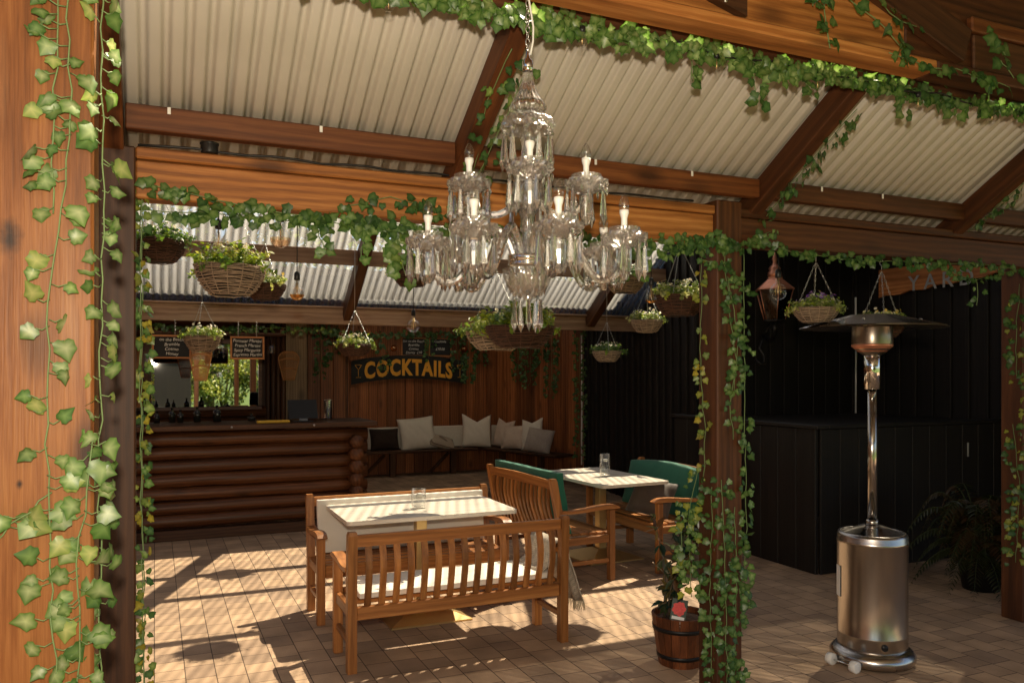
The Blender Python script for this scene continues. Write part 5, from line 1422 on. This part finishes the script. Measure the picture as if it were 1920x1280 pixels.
vine('ivy leaves gathered on the ledger under the diagonal brace', [[(2.7, 2.37, 2.98), (2.9, 2.365, 2.96), (3.1, 2.365, 2.97), (3.4, 2.36, 2.94)]], 34, 0.048, (0, -1, 0.1), 0.035, DARK + GREEN[2:3], seed=33)
# ivy covered post
vine('ivy strand coloured yellow for sun backlight down the left of the ivy covered post', [[(2.65, 3.53, 2.32), (2.645, 3.52, 1.9), (2.64, 3.52, 1.7), (2.655, 3.5, 1.4), (2.645, 3.5, 1.15)]], 48, 0.038, (-.6, -.6, 0.1), 0.022, YELLOW + GREEN[3:], seed=40)  # yellow leaf colour stands for sun shining through from behind
vine('ivy strands up the front face of the ivy covered post', [[(2.70, 3.40, 2.30), (2.74, 3.398, 2.0), (2.78, 3.398, 1.75), (2.73, 3.398, 1.5), (2.76, 3.398, 1.35)], [(2.72, 3.40, 2.2), (2.79, 3.40, 1.9), (2.77, 3.40, 1.6)]], 90, 0.037, (-.3, -1, 0.1), 0.035, DARK + GREEN[:1], seed=41)
vine('ivy strand down the right edge of the ivy covered post', [[(2.835, 3.41, 2.35), (2.84, 3.41, 1.9), (2.84, 3.41, 1.4), (2.845, 3.41, 1.1), (2.85, 3.41, 0.9), (2.84, 3.41, 0.45)]], 84, 0.040, (0, -1, 0.1), 0.03, DARK + GREEN[:3], seed=42)
vine('thick ivy around the foot of the ivy covered post', [[(2.68, 3.40, 1.15), (2.70, 3.39, 0.8), (2.70, 3.385, 0.5), (2.70, 3.38, 0.1)], [(2.66, 3.45, 1.1), (2.655, 3.46, 0.6), (2.66, 3.45, 0.1)], [(2.76, 3.39, 1.0), (2.77, 3.385, 0.6), (2.75, 3.38, 0.1)]], 250, 0.040, (-.4, -1, 0.1), 0.045, GREEN[:3] + DARK * 2, seed=43)
vine('leafy ivy trailing left of the ivy covered post above the half barrel', [[(2.66, 3.56, 1.2), (2.62, 3.56, 1.05), (2.6, 3.58, 0.9), (2.62, 3.58, 0.7), (2.63, 3.58, 0.5)], [(2.62, 3.6, 1.0), (2.57, 3.6, 0.85), (2.6, 3.6, 0.6)]], 100, 0.040, (-.5, -.8, 0.2), 0.05, YELLOW[:1] + GREEN + DARK, seed=44)
vine('ivy clump wrapped round the top of the ivy covered post', [[(2.45, 3.40, 2.37), (2.6, 3.39, 2.38), (2.72, 3.39, 2.36), (2.86, 3.40, 2.38), (3.0, 3.40, 2.45)], [(2.55, 3.40, 2.28), (2.66, 3.39, 2.25)]], 100, 0.040, (-.2, -1, 0.1), 0.05, DARK + GREEN[:1], seed=45)
vine('dim ivy strand climbing the post at the far right', [[(5.40, 3.66, 2.3), (5.38, 3.68, 1.9), (5.40, 3.68, 1.6)], [(5.38, 3.70, 1.35), (5.40, 3.66, 0.9), (5.38, 3.68, 0.4)], [(5.46, 3.62, 2.1), (5.47, 3.62, 1.2), (5.46, 3.62, 0.5)]], 290, 0.042, (-.6, -.8, 0.1), 0.07, DARK + YELLOW[:1], seed=46)
# back walls
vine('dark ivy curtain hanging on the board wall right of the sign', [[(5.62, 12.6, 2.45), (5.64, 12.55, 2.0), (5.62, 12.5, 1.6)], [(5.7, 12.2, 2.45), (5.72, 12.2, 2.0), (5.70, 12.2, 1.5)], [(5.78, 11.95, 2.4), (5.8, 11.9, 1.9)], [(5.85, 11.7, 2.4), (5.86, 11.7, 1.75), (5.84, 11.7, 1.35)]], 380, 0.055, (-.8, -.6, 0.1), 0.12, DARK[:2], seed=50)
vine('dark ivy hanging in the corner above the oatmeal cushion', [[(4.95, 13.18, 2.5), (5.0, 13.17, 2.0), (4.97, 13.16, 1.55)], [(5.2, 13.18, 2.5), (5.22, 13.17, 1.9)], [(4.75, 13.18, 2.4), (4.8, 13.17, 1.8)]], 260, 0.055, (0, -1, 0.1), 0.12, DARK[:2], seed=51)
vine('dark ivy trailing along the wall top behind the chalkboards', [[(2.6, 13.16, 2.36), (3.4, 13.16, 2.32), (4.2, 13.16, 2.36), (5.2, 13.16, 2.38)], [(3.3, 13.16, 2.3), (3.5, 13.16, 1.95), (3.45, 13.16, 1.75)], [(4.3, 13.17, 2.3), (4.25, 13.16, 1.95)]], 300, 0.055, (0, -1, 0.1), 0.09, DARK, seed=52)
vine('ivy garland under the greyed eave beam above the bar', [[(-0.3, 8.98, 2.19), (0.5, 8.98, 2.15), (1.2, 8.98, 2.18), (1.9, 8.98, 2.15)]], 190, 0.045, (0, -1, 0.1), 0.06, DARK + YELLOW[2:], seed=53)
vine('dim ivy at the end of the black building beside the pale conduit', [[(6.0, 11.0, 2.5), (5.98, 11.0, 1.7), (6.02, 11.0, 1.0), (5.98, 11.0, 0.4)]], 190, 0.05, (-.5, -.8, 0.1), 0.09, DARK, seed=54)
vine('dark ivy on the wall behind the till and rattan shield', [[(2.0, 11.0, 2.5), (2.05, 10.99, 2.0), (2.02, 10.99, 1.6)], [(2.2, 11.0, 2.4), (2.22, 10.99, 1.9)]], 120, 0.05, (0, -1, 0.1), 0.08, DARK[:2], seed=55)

# ---------------------------------------------------------------- hanging baskets
def bowl_r(z):              # unit basket: rim at z 0, floor at -0.78
    q = max(0.0, min(1.0, -z / 0.78))
    return 0.50 + 0.50 * (1 - q ** 1.7) ** 0.8 if q < 1 else 0.50
def wicker_mesh(name, mat, seed, rows=25):
    rnd = random.Random(seed); b = MB()
    for i in range(rows):
        z0 = -0.015 - 0.74 * i / (rows - 1); r0 = bowl_r(z0)
        ph = rnd.uniform(0, 6); ph2 = rnd.uniform(0, 6); pts = []
        for k in range(41):
            a = 2 * PI * k / 40
            r = r0 + 0.020 * math.sin(14 * a + PI * (i % 2)) + 0.012 * math.sin(3 * a + ph) + rnd.uniform(-.008, .008)
            pts.append((r * math.cos(a), r * math.sin(a), z0 + 0.020 * math.sin(2 * a + ph2) + 0.010 * math.sin(7 * a + ph) + rnd.uniform(-.005, .005)))
        b.tube(pts, rnd.uniform(0.010, 0.017), 5, cap=False)
    for k in range(14):     # stray ends
        a = rnd.uniform(0, 2 * PI); z = rnd.uniform(-.6, 0.02); r = bowl_r(min(0, z)) + .02
        b.tube([(r * math.cos(a), r * math.sin(a), z), ((r + .05) * math.cos(a + .15), (r + .05) * math.sin(a + .15), z + .02)], [.009, .004], 4)
    for k in range(14):
        a = 2 * PI * k / 14 + .1
        b.tube([((bowl_r(z) - .012) * math.cos(a), (bowl_r(z) - .012) * math.sin(a), z) for z in (0.02, -.15, -.3, -.45, -.6, -.72, -.77)], .014, 5)
    me = b.mesh(name); me.materials.append(mat)
    return me
W_D = [wicker_mesh('bowl', M['wick_dark'], s) for s in (1, 2)]
W_G = [wicker_mesh('bowl', M['wick_grey'], s) for s in (3, 4)]
liner_me = MB().lathe([((bowl_r(z) - .035), z) for z in (0.0, -.12, -.25, -.4, -.52, -.62, -.70, -.755)] + [(0, -.76)], 32).mesh('liner'); liner_me.materials.append(M['wick_liner'])
soil_me = MB().lathe([(0.0, -0.05), (0.6, -0.06), (0.955, -0.09)], 24).mesh('compost'); soil_me.materials.append(M['soil'])
LIME = [(0.34, 0.42, 0.05), (0.22, 0.32, 0.04), (0.12, 0.22, 0.03), (0.46, 0.46, 0.12), (0.07, 0.15, 0.025)]
VARI = [(0.55, 0.55, 0.26), (0.16, 0.24, 0.05), (0.40, 0.42, 0.14), (0.09, 0.16, 0.03)]
DEEP = [(0.05, 0.11, 0.025), (0.08, 0.16, 0.035), (0.10, 0.19, 0.04), (0.03, 0.075, 0.018)]
def plants_mesh(seed, pal, n, hgt, lsize=0.17, trail=8):
    random.seed(seed); b = MB()
    sprigs = []
    for _ in range(n // 9):
        a = random.uniform(0, 2 * PI); r = math.sqrt(random.random()) * 0.9
        d = Vector((math.cos(a) * r, math.sin(a) * r, 0)); lean = Vector((d.x * .55 + random.uniform(-.2, .2), d.y * .55 + random.uniform(-.2, .2), 1)).normalized()
        sprigs.append((d, lean, random.uniform(.25, 1) * hgt * (1.15 - .45 * r)))
    for _ in range(trail):
        a = random.uniform(0, 2 * PI)
        sprigs.append((Vector((math.cos(a) * .9, math.sin(a) * .9, 0.03)), Vector((math.cos(a) * .8, math.sin(a) * .8, random.uniform(-.7, .35))).normalized(), random.uniform(.25, .6)))
    for d, lean, h in sprigs:
        col = random.choice(pal)
        b.tube([d + Vector((0, 0, -.08)), d + lean * h * .5, d + lean * h], [.012, .009, .004], 4, smooth=True)
        b.c[-12:] = [(0.14, 0.2, 0.05)] * 12
        for k in range(11):
            t = (k + random.random()) / 11
            o_ = rv(1); o_ = (o_ - lean * o_.dot(lean) * .7).normalized()
            add_small(b, d + lean * h * t, o_ + lean * .5, lean + rv(.6), lsize * random.uniform(.6, 1.15), mixc(col, random.choice(pal), random.random() * .7))
    me = b.mesh('plants'); me.materials.append(M['leaf']); return me
def flowers_mesh(seed, cols, n, hgt, size=0.13):
    random.seed(seed); b = MB()
    for _ in range(n):
        a = random.uniform(0, 2 * PI); r = math.sqrt(random.random()) * 0.95
        p = Vector((math.cos(a) * r, math.sin(a) * r, hgt * (.55 + .5 * random.random()) * (1.1 - .4 * r)))
        nr = (Vector((p.x, p.y, .7)) + rv(.5)).normalized(); col = random.choice(cols)
        x = nr.orthogonal().normalized(); y = nr.cross(x)
        b.tube([(0, 0, 0.02), p * .6 + Vector((0, 0, -.03)), p], .008, 4); b.c[-12:] = [(0.12, 0.2, 0.04)] * 12
        for k in range(5):
            q = 2 * PI * k / 5; t = x * math.cos(q) + y * math.sin(q)
            add_small(b, p, t + nr * .25, nr, size * .6, col, [(0, 0), (.45, .45), (.4, .85), (0, 1), (-.4, .85), (-.45, .45)], fold=.1)
        b.lathe([(0.02, .02), (0.012, .035), (0, .04)], 6, tuple(p)); b.c[-18:] = [(0.7, 0.45, 0.03)] * 18
    me = b.mesh('flowers'); me.materials.append(M['petal']); return me
P_L = [plants_mesh(s, LIME, 760, .78, .19, 16) for s in (11, 12)]
P_V = [plants_mesh(s, VARI + LIME[:2], 640, .62, .18, 14) for s in (13, 14)]
P_D = [plants_mesh(s, DEEP + LIME[1:3], 620, .62, .18, 12) for s in (15, 16)]
WHITE = [(0.80, 0.78, 0.70), (0.78, 0.74, 0.66), (0.80, 0.74, 0.56)]
F_W = [flowers_mesh(s, WHITE, 26, .72) for s in (17, 18)]
F_Y = flowers_mesh(19, [(0.75, 0.58, 0.16), (0.80, 0.76, 0.6), (0.78, 0.7, 0.4)], 24, .72)
F_P = flowers_mesh(20, [(0.17, 0.06, 0.34), (0.30, 0.20, 0.5), (0.78, 0.76, 0.7), (0.7, 0.62, 0.35)], 30, .72, .16)

def basket(label, loc, r, bowl, plants, flowers, top, rz=0.0, squash=1.0, hook=False, rise=None):
    t = thing('hanging_basket', label, 'hanging basket', loc, rz, 'wicker hanging baskets')
    o = link('bowl', bowl, t); o.scale = (r, r, r * squash)
    o = link('liner', liner_me, t); o.scale = (r, r, r * squash)
    o = link('compost', soil_me, t); o.scale = (r, r, r)
    o = link('plants', plants, t); o.scale = (r, r, r)
    if flowers: o = link('flowers', flowers, t); o.scale = (r, r, r)
    zt = rise if rise else max(r * 2.0, 0.3)
    def chain(p, q, pitch=0.018):
        b = MB(); p = Vector(p); q = Vector(q); d = q - p; L = d.length; d.normalize(); u = d.orthogonal().normalized(); w = d.cross(u)
        for k in range(int(L / pitch)):
            c = p + d * (k * pitch + pitch / 2); s = u if k % 2 else w
            ring = [c + d * (pitch * .62 * math.sin(a)) + s * (0.0042 * math.cos(a)) for a in [2 * PI * j / 6 for j in range(7)]]
            b.tube(ring, 0.0013, 3, cap=False)
        b.build('chain', M['steel'], t)
    for k in range(3):
        a = 2 * PI * k / 3 + 0.5
        chain((r * .97 * math.cos(a), r * .97 * math.sin(a), 0), (0, 0, zt))
    if top - loc[2] - zt > 0.06 and not hook: MB().tube([(0, 0, zt), (0.004, 0, (zt + top - loc[2]) / 2), (0, 0, top - loc[2])], 0.0025, 5).build('hanger', M['steel'], t)
    if hook: MB().tube([(0, 0, zt - 0.002)] + [(0.016 * math.sin(a), 0, zt + 0.035 - 0.016 * math.cos(a) + 0.01) for a in [k * PI / 7 for k in range(0, 10)]], 0.0022, 6).build('hook', M['steel'], t)
    return t
def canopy_under(y): return (2.72 + (y - 3.7) * (4.64 - 2.72) / 2.1) if y < 5.8 else cz(y)
BK = [
    ('dark wicker basket of green leaves tucked behind the dark post', (0.030, 6.681, 2.691), 0.198, W_D[0], P_D[0], F_W[0], 1.05),
    ('large grey wicker basket of lime leaves crossed by an ivy trail', (0.455, 5.624, 2.395), 0.224, W_G[0], P_L[0], F_W[1], 1.1),
    ('small dark wicker basket with yellow flowers behind the large grey basket', (0.812, 6.757, 2.407), 0.163, W_D[1], P_V[0], F_Y, 1.0),
    ('grey wicker basket of white flowers hanging in front of the bar mirror', (0.429, 8.554, 2.058), 0.172, W_G[1], P_V[1], F_W[0], 1.15),
    ('brown wicker basket hanging in front of the timber post beside the bar', (1.783, 7.847, 1.975), 0.166, W_D[0], P_V[0], F_W[1], 0.9),
    ('dark wicker basket hanging behind the left candles of the chandelier', (1.828, 6.079, 2.5), 0.158, W_D[1], P_L[1], None, 1.1),
    ('wide dark wicker basket of lime leaves hanging right below the chandelier', (2.171, 4.797, 1.998), 0.227, W_D[0], P_L[0], None, 0.80),
    ('pale wicker basket half hidden behind the wide dark basket', (2.280, 5.460, 2.000), 0.222, W_G[0], P_V[1], F_Y, 0.8),
    ('grey wicker basket seen through the right hand prisms of the chandelier', (3.504, 5.668, 2.473), 0.165, W_G[1], P_D[1], F_W[0], 1.0),
    ('brown wicker basket of white and yellow flowers left of the ivy covered post', (3.854, 5.405, 2.311), 0.206, W_D[1], P_V[0], F_W[1], 1.0),
    ('small pale wicker basket of cream flowers under the tear drop bulb', (4.223, 6.444, 2.19), 0.15, W_G[0], P_V[1], F_W[0], 1.0),
    ('small grey wicker basket of white pansies against the black building', (4.288, 7.29, 1.921), 0.15, W_G[1], P_D[0], F_W[1], 0.95),
]
for i, (lab, loc, r, bw, pl, flw, sq) in enumerate(BK):
    basket(lab, loc, r, bw, pl, flw, canopy_under(loc[1]), rz=i * 1.3, squash=sq)
basket('grey wicker basket with purple and white flowers hooked under the eave beam', (3.523, 3.605, 2.075), 0.130, W_G[0], P_V[0], F_P, 2.37, 0.4, 0.85, True, 0.27)
basket('dark wicker basket hanging right behind the heater hat', (4.13, 3.68, 2.005), 0.135, W_D[1], P_V[1], F_Y, 2.37, 1.4, 0.85, True, 0.33)

# ---------------------------------------------------------------- pendant bulbs
def pendant(label, loc, r, top, tall=1.0, half=None, drop=False):
    t = thing('pendant_bulb', label, 'bulb', loc, 0, 'pendant filament bulbs')
    prof = [(r * math.sin(a), -r * tall * math.cos(a)) for a in [PI * k / 14 for k in range(0, 13)]]
    if drop: prof = [(0, -r * 1.1), (r * .5, -r * 1.02), (r * .9, -r * .6), (r, -r * .1), (r * .85, r * .5), (r * .5, r * 1.3), (r * .33, r * 1.9)]
    else: prof += [(r * .30, r * tall * 1.02), (0.013, r * tall + 0.03)]
    zt = prof[-1][1]
    cut = [p for p in prof if half and p[1] <= half * r]
    rest = prof[len(cut) - 1:] if cut else prof
    MB().lathe(rest, 28).build('globe', M['glass'], t)
    if cut: MB().lathe(cut, 28).build('tinted_cap', M['rose'] if r > 0.049 else M['amber'], t)
    b = MB()
    for k in range(6):
        a = 2 * PI * k / 6; b.tube([(0.004 * math.cos(a), 0.004 * math.sin(a), zt * .8), (r * .38 * math.cos(a), r * .38 * math.sin(a), r * .1), (r * .3 * math.cos(a), r * .3 * math.sin(a), -r * .35)], 0.0009, 4)
    b.tube([(0, 0, zt), (0, 0, -r * .2)], 0.003, 6)
    b.build('filament', M['brass'], t)
    MB().lathe([(0.0, zt + 0.052), (0.008, zt + 0.05), (0.016, zt + 0.04), (0.017, zt + 0.004), (0.014, zt), (0, zt)], 18).build('socket', M['black'], t)
    MB().tube([(0, 0, zt + 0.05), (0.004, 0, (zt + top - loc[2]) / 2), (0, 0, top - loc[2])], 0.0028, 6).build('cable', M['rope'], t)
pendant('clear bulb hanging just above the large grey basket', (0.289, 4.244, 2.332), 0.040, canopy_under(4.244), 1.1)
pendant('biggest clear globe bulb with orange tinted bottom beside the ivy spray', (0.568, 4.121, 2.361), 0.050, canopy_under(4.121), half=0.1)
pendant('small globe bulb with amber lower half on a long black cable', (0.739, 4.701, 2.150), 0.042, canopy_under(4.7), half=-0.1)
pendant('round globe bulb with bronze lower half hanging over the corner seat view', (1.898, 6.267, 2.072), 0.051, canopy_under(6.26), half=0.0)
pendant('tear drop bulb with amber bottom right of the chandelier', (2.802, 4.229, 2.165), 0.036, canopy_under(4.23), half=-0.3, drop=True)
pendant('clear globe bulb hanging in front of the copper lantern', (3.237, 3.6, 2.157), 0.048, 2.37)
sl = thing('festoon_lights', 'black festoon cable with small clear bulbs along the ivy ridge', 'string lights', (0.4, 2.60, 2.97))
MB().tube([(0.16 * k, 0.006 * math.sin(k * 1.3), 0.012 * math.cos(k * 2.1) - 0.01) for k in range(27)], 0.004, 6).build('cable', M['rope'], sl)
fb = MB().lathe([(0, -0.06), (0.012, -0.058), (0.0185, -0.045), (0.0185, -0.033), (0.012, -0.018), (0.011, -0.005)], 18).mesh('bulb'); fb.materials.append(M['glass'])
fs = MB().lathe([(0.0, 0.016), (0.012, 0.014), (0.0125, -0.008), (0, -0.01)], 14).mesh('socket'); fs.materials.append(M['black'])
ff = MB().tube([(0, 0, -0.012), (0, 0, -0.05)], 0.002, 5).mesh('filament'); ff.materials.append(M['brass'])
for x in (0.3, 1.02, 1.62, 2.14, 2.73, 3.22):
    o = link('bulb', fb, sl, (x, -0.01, -0.03)); link('socket', fs, o, (0, 0, 0)); link('filament', ff, o, (0, 0, 0))
# cable and junction box on the eave plate
MB().tube([tuple(pw(-0.06 + 0.1 * k, 3.44 + 0.006 * math.sin(k * 2), 2.576 + 0.008 * abs(math.sin(k * 0.9)))) for k in range(27)], 0.005, 6).build('cable', M['rope'], per)
MB().lathe([(0, 0), (0.030, 0.0), (0.033, 0.004), (0.033, 0.034), (0.037, 0.036), (0.037, 0.042), (0, 0.042)], 24).build('junction_box', M['black'], per, tuple(pw(0.20, 3.445, 2.570)))

# ---------------------------------------------------------------- fern in the right hand corner
fe = thing('potted_fern', 'dim bronze green fern arching from a dark pot beside the right post', 'plant', (5.95, 4.35, 0))
MB().lathe([(0, 0), (0.13, 0), (0.17, 0.26), (0.18, 0.27), (0.165, 0.27), (0.15, 0.24), (0, 0.23)], 28).build('pot', M['iron'], fe)
random.seed(77); b = MB(); st = MB()
for k in range(80):
    a = random.uniform(0, 2 * PI); Lf = random.uniform(.25, .62); up = random.uniform(.2, 1.35)
    pts = []
    for i in range(12):
        t = i / 11; pts.append(Vector((math.cos(a) * Lf * t, math.sin(a) * Lf * t, 0.26 + up * .55 * math.sin(t * 2.0) - .42 * t * t)))
    st.tube(pts, [0.004 * (1 - i / 13) for i in range(12)], 4)
    col = random.choice([(0.05, 0.036, 0.014), (0.03, 0.036, 0.012), (0.07, 0.042, 0.018), (0.028, 0.036, 0.012)])
    for i in range(22):
        t = .12 + .88 * i / 22; j = t * 11; p = pts[int(j)].lerp(pts[min(11, int(j) + 1)], j % 1)
        d = (pts[min(11, int(j) + 1)] - pts[max(0, int(j) - 1)]).normalized(); s = d.cross(Vector((0, 0, 1))).normalized()
        for sg_ in (-1, 1): add_small(b, p, s * sg_ + d * .4 + Vector((0, 0, -.25)), Vector((0, 0, 1)) + rv(.3), 0.085 * math.sin(PI * min(1, t * .85 + .15)) + .015, col, [(0, 0), (.13, .3), (.11, .7), (0, 1), (-.11, .7), (-.13, .3)])
st.build('stems', M['stem_dark'], fe); b.build('fronds', M['leaf'], fe)

# ---------------------------------------------------------------- the garden behind the camera, which the bar mirror shows
def tree(label, x, y, h, cr, seed, pal):
    random.seed(seed)
    t = thing('garden_tree', label, 'tree', (x, y, 0), 0, 'trees in the garden')
    tr = MB().tube([(0, 0, 0), (0.05, 0.03, h * .3), (0.0, 0.08, h * .6), (0.05, 0, h * .9)], [h * .035, h * .028, h * .018, h * .006], 10)
    for k in range(7):
        a = k * 2.4; z = h * (.3 + .07 * k)
        tr.tube([(0, 0, z), (math.cos(a) * cr * .4, math.sin(a) * cr * .4, z + h * .12), (math.cos(a) * cr * .75, math.sin(a) * cr * .75, z + h * .2)], [h * .014, h * .009, h * .003], 6)
    tr.build('trunk', M['bark'], t)
    b = MB(); cl = []
    for k in range(26):
        a = random.uniform(0, 2 * PI); z = random.uniform(.15, 1); r = cr * math.sin(PI * min(.97, z * .85 + .1)) * random.uniform(.4, 1)
        cl.append(Vector((math.cos(a) * r, math.sin(a) * r, h * (.12 + .88 * z))))
    for _ in range(2600):
        c = random.choice(cl); p = c + rv(1).normalized() * cr * .33 * random.random() ** .4
        add_small(b, p, rv(1), Vector((0, 0, 1)) + rv(.9), random.uniform(.14, .26), random.choice(pal))
    b.build('crown', M['leaf'], t)
    return t
G2 = [(0.10, 0.16, 0.03), (0.15, 0.21, 0.04), (0.07, 0.12, 0.02), (0.20, 0.24, 0.05)]
tree('bushy garden tree on the lawn seen nearest the middle of the bar mirror', 2.2, -15.5, 5.2, 2.2, 61, G2)
tree('taller yellowish garden tree seen at the right of the bar mirror', 4.6, -18, 6.5, 2.6, 62, G2[1:] + [(0.26, 0.27, 0.06)])
tree('dark garden tree seen at the left of the bar mirror', -0.6, -17, 6.0, 2.4, 63, G2[:3])
tree('far garden tree filling the gap behind the others in the mirror', 2.6, -24, 8.0, 3.4, 64, G2)
def bush(label, x, y, r, h, seed, pal):
    random.seed(seed)
    t = thing('garden_bush', label, 'bush', (x, y, 0), 0, 'bushes along the lawn')
    st = MB(); b = MB()
    for k in range(6):
        a = k * 1.05; st.tube([(0, 0, 0), (math.cos(a) * r * .3, math.sin(a) * r * .3, h * .4), (math.cos(a) * r * .6, math.sin(a) * r * .6, h * .75)], [.04, .025, .01], 6)
    cl = [Vector((random.uniform(-r, r) * .8, random.uniform(-r, r) * .8, h * random.uniform(.12, .85))) for _ in range(22)]
    for _ in range(1500):
        p = random.choice(cl) + rv(1).normalized() * r * .36 * random.random() ** .4
        add_small(b, p, rv(1), Vector((0, 0, 1)) + rv(.9), random.uniform(.10, .18), random.choice(pal))
    st.build('stems', M['bark'], t); b.build('foliage', M['leaf'], t)
for i, (x, y) in enumerate(((1.2, -13.0), (2.6, -13.6), (3.9, -13.0), (5.2, -13.8))):
    bush(['leafy bush beside the shed, seen in the bar mirror', 'round bush behind the mirrored posts', 'yellow green bush at the right of the mirror', 'bush at the far end of the lawn row'][i], x, y, 0.95, 2.6 + 0.3 * (i % 2), 90 + i, G2[1:] + [(0.28, 0.30, 0.06)])
for x in (1.03, 2.06): pbox('post', x - 0.06, x + 0.06, -1.58, -1.46, 0, 2.5, M['dark_z'])

# shed added to darken the mirror's left; tree belt added to dim the sheets
sh = thing('added_dark_shed', 'dark shed added so the left of the bar mirror reflects dark', 'shed', (-1.4, -9.5, 0))
MB().cbox(-2.2, 2.6, -1.6, 0.0, 0, 2.7, 0.01).build('walls', M['black_z'], sh)
MB().prism([(-1.8, 2.702), (0.25, 2.702), (-0.8, 3.6)], 'x', -2.4, 2.8).build('roof', M['black_z'], sh)
MB().cbox(0.2, 1.0, 0.002, 0.03, 0.0, 2.0, 0.005).build('door', M['black_z'], sh)
src = tree('leafy tree added beyond the canopy to darken the sky behind its clear sheets', 2.0, 23, 9.5, 3.2, 65, G2[:3])
src['group'] = 'trees added beyond the canopy'
for i, (x, y, q, k) in enumerate(((-4, 24, 1.1, .9), (-9, 22.5, 2.2, 1.1), (7, 25, 3.1, 1.05), (11.5, 23.5, 4.4, .92), (16.5, 25, 0.6, 1.15), (22, 26, 5.2, 1.1), (-1, 21, 0.4, .85), (4.5, 21.5, 1.4, .9), (9, 21, 2.6, .88), (14, 21.5, 3.6, .95), (19.5, 22.5, 4.9, .9), (-6.5, 20.5, 5.6, .9), (1.5, 27, 2.9, 1.4), (10, 29, 0.9, 1.5), (-8, 28, 1.9, 1.4), (19, 30, 3.9, 1.5))):
    c = copy_tree(src); c.location = (x, y, 0); c.rotation_euler = (0, 0, q); c.scale = (k, k, k)
